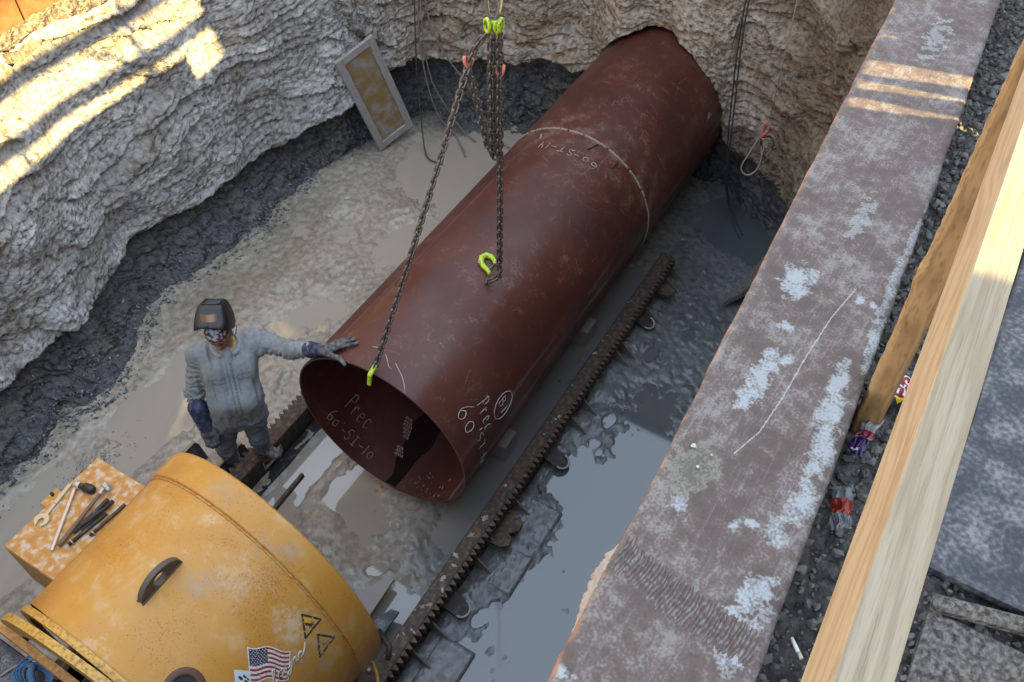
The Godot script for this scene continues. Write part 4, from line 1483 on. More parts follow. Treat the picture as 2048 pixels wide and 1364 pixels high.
func stickers(t: Node3D) -> void:
	# warning triangles: black edge, yellow field, a hand among sparks
	for w in 2:
		var im := Image.create(160, 160, false, Image.FORMAT_RGB8)
		im.fill(lin(0.62, 0.36, 0.02) if w == 0 else lin(0.50, 0.27, 0.04))
		var bl := lin(0.03, 0.02, 0.02)
		draw_poly(im, [Vector2(0, 0), Vector2(159, 0), Vector2(80, 159), Vector2(0, 0)], 5.0, lin(0.55, 0.40, 0.12))
		draw_poly(im, [Vector2(14, 9), Vector2(145, 9), Vector2(80, 140), Vector2(14, 9)], 7.0, bl)
		var hand := lin(0.02, 0.02, 0.02) if w == 0 else lin(0.22, 0.16, 0.10)
		draw_poly(im, [Vector2(46, 60), Vector2(74, 56)], 9.0, hand)
		for f in [[104, 34], [112, 46], [114, 58], [106, 70], [88, 78]]:
			draw_poly(im, [Vector2(78, 56), Vector2(f[0], f[1])], 3.2, hand)
		if w == 0:
			for f in [[62, 84, 74, 92], [74, 92, 70, 100], [84, 88, 80, 104], [96, 26, 84, 34]]:
				draw_poly(im, [Vector2(f[0], f[1]), Vector2(f[2], f[3])], 2.0, lin(0.45, 0.12, 0.02))
		var c := [Vector2(43.3, 1.587), Vector2(34.4, 1.519), Vector2(34.9, 1.681)] if w == 0 else [Vector2(33.1, 1.602), Vector2(24.4, 1.527), Vector2(24.5, 1.695)]
		put(t, "warning_sticker", drum_tri(c, 0.0015), image_mat(im, 0.5, 0.25 if w == 0 else 0.4))
	# flag
	var W := 320
	var H := 220
	var im := Image.create(W, H, false, Image.FORMAT_RGB8)
	im.fill(lin(0.70, 0.70, 0.68))
	for k in 13:
		im.fill_rect(Rect2i(8, 8 + int(k * (H - 16) / 13.0), W - 16, int((H - 16) / 13.0) + 1), lin(0.24, 0.025, 0.035) if k % 2 == 0 else lin(0.66, 0.64, 0.62))
	im.fill_rect(Rect2i(8, 8, 136, int(7 * (H - 16) / 13.0)), lin(0.018, 0.022, 0.055))
	for rr in 9:
		for cc in (6 if rr % 2 == 0 else 5):
			draw_line(im, Vector2(20 + cc * 22 + (0 if rr % 2 == 0 else 11), 17 + rr * 12), Vector2(20 + cc * 22 + (0 if rr % 2 == 0 else 11), 17 + rr * 12), 3.4, lin(0.62, 0.62, 0.62))
	put(t, "flag_sticker", drum_patch([Vector2(51.1, 1.905), Vector2(37.2, 1.77), Vector2(42.5, 2.03), Vector2(30.5, 1.885)], 0.0015, 20, 0.06), image_mat(im, 0.5, 0.22))
	# white sticker with dark blots, cut by the frame's edge
	im = Image.create(96, 96, false, Image.FORMAT_RGB8)
	im.fill(lin(0.50, 0.58, 0.60))
	for b in [[30, 40, 9], [55, 30, 7], [62, 60, 10], [40, 72, 6], [74, 44, 5]]:
		draw_line(im, Vector2(b[0], b[1]), Vector2(b[0] + 8, b[1] + 6), b[2], lin(0.03, 0.035, 0.04))
	put(t, "round_sticker", drum_patch([Vector2(49.5, 2.04), Vector2(44.5, 1.99), Vector2(45.0, 2.10), Vector2(40.0, 2.05)], 0.0015, 6, 0.0), image_mat(im))
	# script lettering, pale outline under dark strokes: "layne"
	var script := [[[0.0, 0.1], [0.10, 0.7], [0.14, 1.1], [0.08, 1.15], [0.05, 0.6], [0.08, 0.05], [0.16, 0.1]],
		[[0.34, 0.5], [0.24, 0.55], [0.19, 0.25], [0.26, 0.05], [0.34, 0.45], [0.34, 0.05], [0.40, 0.1]],
		[[0.42, 0.52], [0.44, 0.15], [0.52, 0.15], [0.55, 0.52], [0.53, -0.1], [0.46, -0.45], [0.40, -0.25], [0.58, 0.12]],
		[[0.60, 0.5], [0.61, 0.05], [0.63, 0.4], [0.70, 0.5], [0.71, 0.05], [0.76, 0.1]],
		[[0.78, 0.25], [0.88, 0.35], [0.85, 0.52], [0.79, 0.4], [0.80, 0.08], [0.90, 0.1], [1.0, 0.55], [1.03, 0.9]]]
	var a := Vector2(34.0, 1.965)
	var b := Vector2(31.4, 1.715)
	var to := func(lift: float) -> Callable:
		return func(u: float, v: float) -> Vector3:
			var q := a.lerp(b, u)
			return on_drum(q.x + v * 3.6, q.y - v * 0.008 - v * 0.02, DR + lift)
	for pass_ in 2:
		var st := ST()
		for line in script:
			var pts := []
			for p in line:
				pts.append(Vector3(p[0], p[1], 0))
			stroke(st, curve(pts, 0.06), to.call(0.0004 + 0.0024 * pass_), 0.0065 if pass_ == 0 else 0.0034, false)
		put(t, "script_lettering", done(st), smat(lin(0.50, 0.46, 0.36), 0.6) if pass_ == 0 else smat(lin(0.055, 0.05, 0.03), 0.6))

# ------------------------------------------------------------------ rack rails
func tooth_mesh(side: float) -> ArrayMesh:
	# pointed tooth, root at x = 0, 0.052 long, blunt tip
	var st := ST(true)
	prism(st, PackedVector2Array([Vector2(0, -0.026), Vector2(0.030 * side, -0.012), Vector2(0.046 * side, -0.006), Vector2(0.046 * side, 0.006), Vector2(0.030 * side, 0.012), Vector2(0, 0.026)]), 0.085, Transform3D(Basis(Vector3(1, 0, 0), Vector3(0, 0, 1), Vector3(0, -1, 0)), Vector3(0, 0, 0)))
	return done(st)

func build_track() -> void:
	# --- right rail
	var t := thing("rack_rail", "brown toothed steel rack rail on the mud right of the pipe", "rail")
	put(t, "rail_bar", box_mesh(Vector3(0.795, 0.20, -3.58), Vector3(0.912, 0.30, 3.2), 0.008), M.rail)
	put(t, "web", box_mesh(Vector3(0.815, 0.03, -3.56), Vector3(0.845, 0.202, 3.2), 0.003), M.dark_steel)
	put(t, "foot", box_mesh(Vector3(0.74, 0.0, -3.56), Vector3(0.92, 0.032, 3.2), 0.004), M.dark_steel)
	var tm := tooth_mesh(1.0)
	var z := -3.54
	while z < 1.9:
		var o := put(t, "tooth", tm, M.rail)
		o.position = Vector3(0.91, 0.252, z)
		o.rotation.y = rng.randf_range(-0.05, 0.05)
		z += 0.0573
	# gussets: pairs of triangular plates, some carrying a lifting eye
	for gz in [-3.55, -3.40, -2.95, -2.43, -2.30, -1.66, -1.40, -0.42, -0.02, 0.16, 0.74, 0.99, 1.35]:
		var st := ST(true)
		prism(st, PackedVector2Array([Vector2(0.83, 0.0), Vector2(0.83, 0.21), Vector2(0.905, 0.21), Vector2(1.085, 0.03), Vector2(1.085, 0.0)]), 0.014)
		var g := put(t, "gusset", done(st), M.mud_lump)
		g.position = Vector3(0, 0, gz)
		g.rotation.y = rng.randf_range(-0.03, 0.03)
	for e in [[-1.02, 0.26], [0.53, 0.24], [-2.83, 0.22]]:
		# tongue-shaped lifting plates leaning out from the rail
		var xf := Transform3D(Basis(Vector3(1, -0.32, 0).normalized(), Vector3(0, 0, 1), Vector3(-0.32, -1, 0).normalized()), Vector3(0.87, 0.115, e[0]))
		var out := PackedVector2Array([Vector2(0, -0.075)])
		var inn := []
		for k in 13:
			var a := PI * k / 12.0 - PI / 2
			out.append(Vector2(e[1] - 0.075 + cos(a) * 0.075, sin(a) * 0.075))
			inn.append(xf * Vector3(e[1] - 0.075 + cos(a) * 0.07, sin(a) * 0.07, -0.014))
		out.append(Vector2(0, 0.075))
		var st := ST(true)
		prism(st, out, 0.026, xf)
		var tg := put(t, "lifting_tongue", done(st), M.dark_steel)
		put(tg, "worn_edge", tube_mesh(inn, 0.009, 6), M.old_wood)
	for p in [[-0.26, 0.16], [-0.10, 0.13], [-3.25, 0.12]]:
		var st := ST(true)
		prism(st, PackedVector2Array([Vector2(0.86, -p[1] * 0.6), Vector2(1.02, -p[1] * 0.6), Vector2(1.10, -p[1] * 0.2), Vector2(1.11, p[1] * 0.25), Vector2(1.05, p[1] * 0.6), Vector2(0.86, p[1] * 0.6)]), 0.03, Transform3D(Basis(Vector3(1, 0.12, 0).normalized(), Vector3(0, 0, 1), Vector3(0.12, -1, 0).normalized()), Vector3(0, 0.02, p[0])))
		put(t, "pad", done(st), M.rail)
	# splashes of dried mud on the bar
	for k in 34:
		var zz := rng.randf_range(-2.9, 1.6)
		if rng.randf() < 0.45:
			zz = [0.95, 0.2, -0.05, 0.5, -1.2, -2.2][rng.randi() % 6] + rng.randfn() * 0.08
		var o := put(t, "mud_splash", splash_mesh(rng.randi_range(0, 5)), M.clod if rng.randf() < 0.5 else M.old_wood)
		o.position = Vector3(rng.randf_range(0.802, 0.90), 0.3005, zz)
		o.rotation.y = rng.randf() * TAU
		o.scale = Vector3.ONE * rng.randf_range(0.3, 1.2)
	# --- left rail: an H-beam with a slotted web and its rack on the far side
	t = thing("rack_rail", "muddy H-beam rack rail under the welder's boot left of the pipe", "rail")
	put(t, "top_flange", box_mesh(Vector3(-1.155, 0.272, -3.58), Vector3(-1.03, 0.30, 3.2), 0.005), M.rail)
	put(t, "bottom_flange", box_mesh(Vector3(-1.13, 0.0, -3.58), Vector3(-0.955, 0.028, 3.2), 0.005), M.dark_steel)
	# the web, left open at the slot
	for w in [[Vector3(-1.075, 0.028, -3.56), Vector3(-1.05, 0.272, 0.13)], [Vector3(-1.075, 0.028, 0.36), Vector3(-1.05, 0.272, 3.2)], [Vector3(-1.075, 0.028, 0.13), Vector3(-1.05, 0.075, 0.36)], [Vector3(-1.075, 0.19, 0.13), Vector3(-1.05, 0.272, 0.36)]]:
		put(t, "web", box_mesh(w[0], w[1], 0.002), M.dark_steel)
	put(t, "slot_lining", slot_ring(), M.old_wood)
	put(t, "packing_block", box_mesh(Vector3(-1.15, 0.03, 0.15), Vector3(-1.085, 0.16, 0.30), 0.006), M.lumber)
	tm = tooth_mesh(-1.0)
	z = -1.2
	while z < 1.1:
		var o := put(t, "tooth", tm, M.rail)
		o.position = Vector3(-1.153, 0.25, z)
		o.rotation.y = rng.randf_range(-0.06, 0.06)
		z += 0.0573
	for gz in [-2.6, -1.3, 0.75]:
		var st := ST(true)
		prism(st, PackedVector2Array([Vector2(-1.08, 0.0), Vector2(-1.08, 0.21), Vector2(-1.15, 0.21), Vector2(-1.35, 0.03), Vector2(-1.35, 0.0)]), 0.014)
		var g := put(t, "gusset", done(st), M.dark_steel)
		g.position = Vector3(0, 0, gz)

func slot_ring() -> ArrayMesh:
	var st := ST()
	var pts := []
	for q in [[0.13, 0.10], [0.14, 0.08], [0.16, 0.075], [0.33, 0.075], [0.352, 0.082], [0.36, 0.10], [0.36, 0.165], [0.352, 0.185], [0.33, 0.19], [0.16, 0.19], [0.138, 0.185], [0.13, 0.165]]:
		pts.append(Vector3(-1.0625, q[1], q[0]))
	tube(st, pts, 0.014, 6, true)
	return done(st)

var splash_cache := {}
func splash_mesh(k: int) -> ArrayMesh:
	if splash_cache.has(k):
		return splash_cache[k]
	var r := RandomNumberGenerator.new()
	r.seed = 400 + k
	var st := ST()
	var n := 11
	var rim := []
	for i in n:
		rim.append(Vector3(cos(TAU * i / n), 0, sin(TAU * i / n) * 1.5) * r.randf_range(0.006, 0.02))
	for i in n:
		tri(st, Vector3(0, 0.004, 0), rim[i], rim[(i + 1) % n])
	splash_cache[k] = done(st)
	return splash_cache[k]

# ------------------------------------------------------------------ the steel beam at the edge
func beam_left(z: float) -> float:
	return 2.453 + 0.0425 * z
func beam_right(z: float) -> float:
	return 2.783 + 0.0445 * z - 0.006 * (z - 0.6) * (z - 0.6) * 0.5 + 0.004

func beam_material() -> StandardMaterial3D:
	# u across from x = 2.36 to 2.92, v along z from -1.3 to 2.9
	var w := 288
	var h := 2000
	var im := Image.create(w, h, false, Image.FORMAT_RGB8)
	var big := fnl(501, 5.0, 4)
	var mid := fnl(502, 22.0, 4)
	var fine := fnl(503, 110.0, 3)
	var drag := fnl(504, 60.0, 3)
	# dried cement: [x, z, half width, half length, strength]
	var spl := [[2.60, 1.07, 0.045, 0.07, 1.2], [2.624, 1.231, 0.022, 0.020, 1.3], [2.630, 1.40, 0.030, 0.10, 1.1], [2.62, 1.48, 0.024, 0.05, 1.0], [2.665, 1.33, 0.014, 0.025, 1.0], [2.79, 1.33, 0.024, 0.07, 1.1], [2.80, 1.43, 0.035, 0.07, 1.1], [2.815, 1.53, 0.03, 0.09, 1.0], [2.82, 1.68, 0.030, 0.07, 0.9], [2.80, 1.77, 0.026, 0.04, 0.7], [2.815, 1.92, 0.035, 0.06, 1.0], [2.80, 2.0, 0.045, 0.05, 1.0], [2.82, 2.06, 0.03, 0.04, 1.0], [2.825, 1.18, 0.014, 0.10, 0.8], [2.81, 0.9, 0.014, 0.30, 0.5], [2.755, 1.055, 0.010, 0.014, 1.3], [2.788, 1.05, 0.010, 0.016, 1.3], [2.72, 1.80, 0.011, 0.014, 1.2], [2.75, 1.78, 0.014, 0.012, 1.2], [2.563, 2.243, 0.014, 0.014, 1.5], [2.585, 2.24, 0.008, 0.008, 1.4], [2.60, 1.80, 0.02, 0.05, 0.6], [2.62, -0.25, 0.05, 0.2, 0.25], [2.67, 0.75, 0.03, 0.12, 0.35]]
	for y in h:
		var z := -1.3 + 4.2 * y / h
		for x in w:
			var X := 2.36 + 0.56 * x / w
			var n1 := big.get_noise_2d(X, z)
			var n2 := mid.get_noise_2d(X, z)
			var n3_ := fine.get_noise_2d(X, z)
			var dr := drag.get_noise_2d(X + z * 0.05, z * 0.04)
			var c := Color(0.078, 0.057, 0.048).lerp(Color(0.128, 0.095, 0.080), clampf(0.45 + n1 * 0.8 + n2 * 0.4, 0.0, 1.0))
			c = c.lerp(Color(0.215, 0.205, 0.195), clampf(n2 * 0.8 + n3_ * 0.9 + n1 * 0.6 - 0.06, 0.0, 0.65))
			c = c.lerp(Color(0.225, 0.215, 0.21), clampf(dr * 0.9 + n1 * 0.6 - 0.28, 0.0, 0.35))
			c = c.lerp(Color(0.05, 0.036, 0.032), clampf(-n3_ * 0.8 - n2 * 0.5 - 0.12, 0.0, 0.6))
			for s in spl:
				var dx: float = (X - s[0]) / s[2]
				var dz: float = (z - s[1]) / s[3]
				var f := 1.0 - dx * dx - dz * dz
				if f > -1.0:
					var v: float = (f + n2 * 1.1 + n3_ * 0.5) * s[4]
					if v > 0.15:
						c = c.lerp(Color(0.30, 0.325, 0.335), clampf((v - 0.15) * 1.5 * (0.85 + n3_ * 0.9), 0.0, 0.85))
						if v < 0.32:
							c = c.lerp(Color(0.38, 0.40, 0.40), 0.25)
			# olive cake of dirt
			var dk := 1.0 - pow((X - 2.595) / 0.050, 2.0) - pow((z - 1.722) / 0.075, 2.0) + n2 * 1.0 + n3_ * 0.5
			if dk > 0.0:
				c = c.lerp(Color(0.20, 0.19, 0.155), clampf(dk * 3.0, 0.0, 0.8))
				c = c.lerp(Color(0.085, 0.076, 0.055), clampf(dk * 1.4 - 0.35 + n3_ * 0.6, 0.0, 0.9))
			# rust along the pit-side edge
			var e := X - beam_left(z)
			c = c.lerp(Color(0.26, 0.115, 0.055), clampf((0.006 + n2 * 0.014 - e) * 90.0, 0.0, 0.85))
			im.set_pixel(x, y, c.linear_to_srgb())
	var r := RandomNumberGenerator.new()
	r.seed = 511
	for i in 420:
		var x := r.randf() * w
		var y := r.randf() * h * 0.75
		var slope := r.randf_range(-0.12, 0.02)
		var a := r.randf_range(0.1, 0.5)
		for s in int(r.randf_range(8.0, 110.0)):
			y += 1.0
			x += slope
			var px := int(x)
			if px < 0 or px >= w or y >= h:
				break
			im.set_pixel(px, int(y), im.get_pixel(px, int(y)).lerp(lin(0.30, 0.31, 0.32), a * r.randf()))
	# one long chalky scrape
	var prev := Vector2.ZERO
	for p in [[2.735, 1.02], [2.712, 1.15], [2.70, 1.30], [2.694, 1.44], [2.682, 1.56], [2.655, 1.64]]:
		var q := Vector2((p[0] - 2.36) / 0.56 * w, (p[1] + 1.3) / 4.2 * h)
		if prev != Vector2.ZERO:
			draw_line(im, prev, q, 0.6, lin(0.34, 0.35, 0.36))
		prev = q
	var m := smat(Color.WHITE, 0.72)
	m.albedo_texture = ImageTexture.create_from_image(im)
	return m

func build_beam() -> void:
	var t := thing("steel_beam", "rusty wide-flange steel beam with cement splashes along the pit edge", "beam")
	var z0 := -3.6
	var z1 := 4.2
	var n := 390
	var P := PackedVector3Array()
	var U := PackedVector2Array()
	var nz := fnl(521, 9.0, 4)
	var nw := fnl(522, 1.2, 2)
	var ncol := 19
	for k in n + 1:
		var z := lerpf(z0, z1, float(k) / n)
		var xl := beam_left(z) + nz.get_noise_1d(z * 0.6) * 0.004 + nw.get_noise_1d(z) * 0.006
		var xr := beam_right(z) + nz.get_noise_1d(z * 0.4 + 50.0) * 0.0035
		# bottom left, side, bevel, top ..., bevel, side, bottom right
		var row := [Vector2(xl + 0.004, 4.975), Vector2(xl, 4.993), Vector2(xl + 0.005, 5.0)]
		for i in ncol - 6:
			var u := (i + 1.0) / (ncol - 5.0)
			row.append(Vector2(lerpf(xl, xr, u), 5.0 + nz.get_noise_2d(u * 3.0, z) * 0.0008))
		row.append_array([Vector2(xr - 0.006, 4.9995), Vector2(xr, 4.992), Vector2(xr - 0.002, 4.972)])
		for q in row:
			P.append(Vector3(q.x, q.y, z))
			U.append(Vector2((q.x - 2.36) / 0.56, (z + 1.3) / 4.2))
	var top := put(t, "top_flange", grid_mesh(P, ncol, n + 1, PackedColorArray(), U), beam_material())
	P = PackedVector3Array()
	for k in 40:
		var z := lerpf(z0, z1, k / 39.0)
		P.append(Vector3(beam_left(z) + 0.02, 4.974, z))
		P.append(Vector3(beam_right(z) - 0.02, 4.972, z))
	put(top, "underside", grid_mesh(P, 2, 40), M.rail)
	var st := ST(true)
	var ma := (beam_left(z0) + beam_right(z0)) * 0.5
	var mb := (beam_left(z1) + beam_right(z1)) * 0.5
	bar(st, Vector3(ma, 4.85, z0), Vector3(mb, 4.85, z1), 0.014, 0.25)
	put(t, "web", done(st), M.rail)
	st = ST(true)
	bar(st, Vector3(ma, 4.715, z0), Vector3(mb, 4.715, z1), 0.30, 0.022)
	put(t, "bottom_flange", done(st), M.rail)
	# overlay weld across the flange: combed ripples side by side
	var rim := RandomNumberGenerator.new()
	rim.seed = 531
	P = PackedVector3Array()
	var C := PackedColorArray()
	for j in 41:
		for i in 321:
			var u := i / 320.0
			var v := j / 20.0 - 1.0
			var x := lerpf(2.548, 2.850, u)
			var half := 0.043 + nz.get_noise_1d(u * 2.5) * 0.018
			var z := 1.975 + 0.05 * u + 0.012 * sin(u * 3.0) + v * half
			var ph := u * 38.0 + v * 0.9 + v * v * 0.5 + nz.get_noise_2d(u * 1.2, v * 0.06) * 0.7
			var w := 1.0 - pow(absf(v), 4.0)
			var rip := pow(0.5 + 0.5 * sin(ph * TAU), 0.8)
			P.append(Vector3(x, 4.9992 + w * (0.0015 + 0.0030 * rip) * (1.0 + 0.5 * nz.get_noise_2d(u * 4.0, v)), z))
			C.append(Color(0.085, 0.063, 0.053).lerp(Color(0.24, 0.225, 0.21), clampf(rip * (0.22 + nz.get_noise_2d(u * 1.2, v * 0.3) * 1.0), 0.0, 0.7)))
	put(t, "overlay_weld", grid_mesh(P, 321, 41, C), vcol(smat(Color.WHITE, 0.7)))
	# pebbles left on the dirt
	for k in [[2.575, 1.672, 0.017, "largest pale pebble on the olive dirt patch of the beam"], [2.603, 1.715, 0.012, "middle-sized pebble near the centre of the beam's dirt patch"], [2.617, 1.672, 0.008, "smallest pebble, at the upper right of the beam's dirt patch"]]:
		var o := put(self, "pebble", stone_mesh(541 + int(k[2] * 1000.0), 0.6, 0.4), smat(lin(0.40, 0.40, 0.37), 0.9))
		o.rotation = Vector3(0.2, rim.randf() * 6, 0.2)
		o.scale = Vector3.ONE * k[2]
		o.position = Vector3(k[0], 5.0015 + k[2] * 0.2, k[1])
		tag(o, k[3], "pebble", "pebbles on the beam")
	# clods hanging on the pit-side edge
	P = PackedVector3Array()
	for j in 40:
		for i in 14:
			var v := j / 39.0
			var ang := PI * i / 13.0
			var rad := 0.034 * sqrt(maxf(0.0, sin(PI * v))) * (1.0 + 0.6 * nz.get_noise_2d(v * 2.0, ang * 0.3)) * (1.0 - 0.45 * v)
			var z := lerpf(1.935, 2.20, v)
			P.append(Vector3(beam_left(z) + 0.012 - sin(ang) * rad, 4.972 + cos(ang) * rad * 0.9, z))
	var clod := put(self, "dirt_clod", grid_mesh(P, 14, 40), M.clod)
	tag(clod, "tan clod of earth clinging to the pit side of the beam", "dirt")

# ------------------------------------------------------------------ guard rail
func build_railing() -> void:
	# top rail close to the camera
	var t := thing("guard_rail", "pale weathered wooden guard rail close to the camera on the right", "railing")
	var a := Vector3(2.874, 6.03, 3.6)
	var b := Vector3(2.820, 6.03, 0.2)
	var dir := (b - a).normalized()
	var ba := frame_along(dir, Vector3(0.104, 1, 0))
	# local: x across, y up, z along; the ridge is the upper left corner
	var size := Vector3(0.038, 0.089, a.distance_to(b))
	var rail := put(t, "rail_board", plank_mesh(size, 0.0, 0.003, 9.0, 1.3), M.lumber)
	rail.transform = Transform3D(ba, (a + b) * 0.5 - ba.y * 0.0445 + Vector3(0.019, 0, 0))
	var topb := put(t, "weathered_top", plank_mesh(Vector3(0.0372, 0.0012, size.z), 0.3, 0.0003, 14.0, 0.9), M.lumber_top)
	topb.transform = Transform3D(ba, rail.transform.origin + ba.y * 0.0452)
	# rough post standing behind the beam
	var post := thing("guard_post", "rough orange wooden post standing in gravel behind the beam", "post", Vector3(2.890, 4.78, 1.262))
	var P := PackedVector3Array()
	var U := PackedVector2Array()
	var nn := fnl(601, 14.0, 4)
	var rows := 140
	var around := 22
	for j in rows:
		var y := 1.22 * j / (rows - 1.0)
		for i in around + 1:
			var q := float(i % around) / around
			# square outline with soft corners
			var an := TAU * q
			var cx := signf(cos(an)) * pow(absf(cos(an)), 0.35) * 0.030
			var cz := signf(sin(an)) * pow(absf(sin(an)), 0.35) * 0.034
			var rough := 0.0
			if cx < -0.018:
				rough = absf(nn.get_noise_2d(cz * 20.0, y * 1.1)) * 0.010 + nn.get_noise_2d(cz * 60.0, y * 5.0) * 0.003
			var knot := exp(-pow((y - 0.60) / 0.03, 2.0)) * 0.006 if cx < -0.01 else 0.0
			P.append(Vector3(cx + rough - knot - 0.040 * y / 1.1, y, cz + 0.125 * y / 1.1))
			U.append(Vector2(q * 1.6, y * 1.0))
	var pm := put(post, "post_shaft", grid_mesh(P, around + 1, rows, PackedColorArray(), U), M.stake)
	put(pm, "knot", tube_mesh([Vector3(-0.048, 0.60, 0.062), Vector3(-0.060, 0.60, 0.064)], [0.011, 0.006], 10), smat(lin(0.10, 0.045, 0.02), 0.8))
	var st := ST(true)
	box_at(st, Vector3(-0.072, 1.205, 0.105), Vector3(-0.016, 1.222, 0.170), 0.003)
	put(post, "post_top", done(st), M.stake)
	# the railing goes on beyond the frame: toe board, mid rail, posts
	var r2 := thing("far_railing", "wooden railing with mid rail and top rail farther along the beam", "railing", Vector3(2.9, 4.78, -2.9))
	for q in [[0.62, 0.15, -1.65, 1.75], [1.06, 0.15, -1.65, 1.75]]:
		var bd := put(r2, "board", plank_mesh(Vector3(0.038, q[1], q[3] - q[2]), q[0], 0.003), M.lumber)
		bd.position = Vector3(0, q[0] + q[1] * 0.5, (q[2] + q[3]) * 0.5)
	for z in [-1.5, -0.46, 1.45]:
		var pp := put(r2, "upright", plank_mesh(Vector3(0.089, 0.038, 1.3), z, 0.003), M.lumber)
		pp.rotation.x = PI / 2
		pp.position = Vector3(0.045, 0.65, z)
	var br := ST(true)
	bar(br, Vector3(0.03, 0.45, -0.60), Vector3(0.03, 1.2, 0.05), 0.02, 0.03)
	put(r2, "brace", done(br), M.lumber)
	# unseen heap added to keep the low sun off the beam, with notches
	var Pp := PackedVector3Array()
	var Cc := PackedColorArray()
	var nh := fnl(611, 3.0, 4)
	for j in 420:
		var z := lerpf(-1.7, 3.6, j / 419.0)
		for i in 24:
			var u := i / 23.0
			var x := lerpf(3.55, 5.1, u)
			var crest := heap_top(z + 0.268 * (x - 4.33))
			var y := 4.76 + (crest - 4.76) * pow(sin(PI * u), 1.4)
			if u > 0.1 and u < 0.9:
				y += nh.get_noise_2d(x * 2.0, z * 2.0) * 0.05 + nh.get_noise_2d(x * 5.0 + 9.0, z * 7.0) * 0.035
			Pp.append(Vector3(x, y, z))
			Cc.append(Color(0.16, 0.13, 0.10).lerp(Color(0.26, 0.22, 0.17), clampf(0.5 + nh.get_noise_2d(x * 4.0, z * 4.0), 0.0, 1.0)))
	var heap := put(self, "added_heap", grid_mesh(Pp, 24, 420, Cc), M.soil)
	tag(heap, "added heap of earth out of view, shading the beam from the low sun", "heap")
	# unseen containers, added to cut off the low sun
	container("added blue container out of view, blocking the sun past the railing", Vector3(3.75, 4.78, -11.05), Vector3(2.4, 2.6, 6.06), lin(0.06, 0.12, 0.20))
	container("added grey container out of view, shading the guard rail", Vector3(5.4, 4.78, 1.40), Vector3(2.4, 2.6, 6.06), lin(0.30, 0.30, 0.29))

func container(label: String, at: Vector3, size: Vector3, c: Color) -> void:
	var t := thing("added_container", label, "container", at, "added sun blockers")
	var m := smat(c, 0.6)
	var st := ST(true)
	for s in [0, 1]:
		var n := 30
		for k in n:
			var z0 := size.z * k / n
			var z1 := size.z * (k + 1) / n
			var x0: float = (0.0 if k % 2 == 0 else 0.035) if s == 0 else (size.x - (0.0 if k % 2 == 0 else 0.035))
			box_at(st, Vector3(x0 - 0.01, 0.12, z0), Vector3(x0 + 0.01, size.y - 0.1, z1 + 0.002), 0.001)
	put(t, "side_wall", done(st), m)
	put(t, "end_wall", box_mesh(Vector3(0.02, 0.12, 0.0), Vector3(size.x - 0.02, size.y - 0.1, 0.04), 0.003), m)
	put(t, "doors", box_mesh(Vector3(0.02, 0.12, size.z - 0.04), Vector3(size.x - 0.02, size.y - 0.1, size.z), 0.003), m)
	put(t, "roof", box_mesh(Vector3(-0.02, size.y - 0.1, -0.02), Vector3(size.x + 0.02, size.y, size.z + 0.02), 0.006), m)
	put(t, "base_frame", box_mesh(Vector3(-0.02, 0.0, -0.02), Vector3(size.x + 0.02, 0.12, size.z + 0.02), 0.006), m)

# crest of the added heap: notches shaped to let thin streaks of sun across the beam
func heap_top(z: float) -> float:
	var y := 6.14
	for n in [[-0.675, 0.020, 0.30], [-0.575, 0.017, 0.26], [-0.462, 0.046, 0.62], [-0.352, 0.030, 0.42], [-0.245, 0.034, 0.40]]:
		y -= n[2] * exp(-pow((z - n[0]) / n[1], 4.0))
	return y - 1.1 * sstep(-1.3, -1.6, z)

# ------------------------------------------------------------------ chain sling
var link_mesh: ArrayMesh
const PITCH := 0.0405

func make_link() -> ArrayMesh:
	var pts := []
	var half := 0.0203 + 0.0018
	for k in 7:
		var a := -PI / 2 + PI * k / 6.0
		pts.append(Vector3(half - 0.003 + cos(a) * 0.0148, sin(a) * 0.0168, 0))
	for k in 7:
		var a := PI / 2 + PI * k / 6.0
		pts.append(Vector3(-half + 0.003 + cos(a) * 0.0148, sin(a) * 0.0168, 0))
	return tube_mesh(pts, 0.0072, 6, true)

func chain_run(t: Node3D, ctrl: Array, r: RandomNumberGenerator, twist := 0.0) -> void:
	var pts := curve(ctrl, 0.01)
	var acc := 0.0
	var next := 0.0
	var k := 0
	for i in range(1, pts.size()):
		var a: Vector3 = pts[i - 1]
		var b: Vector3 = pts[i]
		var l := a.distance_to(b)
		while next <= acc + l:
			var p := a.lerp(b, (next - acc) / maxf(l, 1e-6))
			var d: Vector3 = (pts[mini(i + 2, pts.size() - 1)] - pts[maxi(i - 3, 0)]).normalized()
			var fr := frame_along(d, Vector3(0.3, 0.2, 1))
			# link's long axis is its own x
			var ba := Basis(fr.z, fr.x, fr.y)
			ba = ba.rotated(d, twist + (PI / 2 if k % 2 else 0.0) + r.randfn() * 0.12)
			var o := put(t, "link", link_mesh, M.chain)
			o.transform = Transform3D(ba, p)
			k += 1
			next += PITCH
		acc += l

func hook_shape(st: SurfaceTool, xf: Transform3D, s := 1.0) -> void:
	# eye at the origin, hook opening below, in the x-y plane
	var pts := []
	var rad := []
	for q in [[0.0, -0.01, 0.013], [0.006, -0.04, 0.014], [0.030, -0.075, 0.016], [0.040, -0.110, 0.018], [0.030, -0.145, 0.019], [0.0, -0.163, 0.019], [-0.032, -0.148, 0.017], [-0.046, -0.118, 0.014], [-0.045, -0.092, 0.009]]:
		pts.append(xf * (Vector3(q[0], q[1], 0) * s))
		rad.append(q[2] * s)
	tube(st, pts, rad, 10)

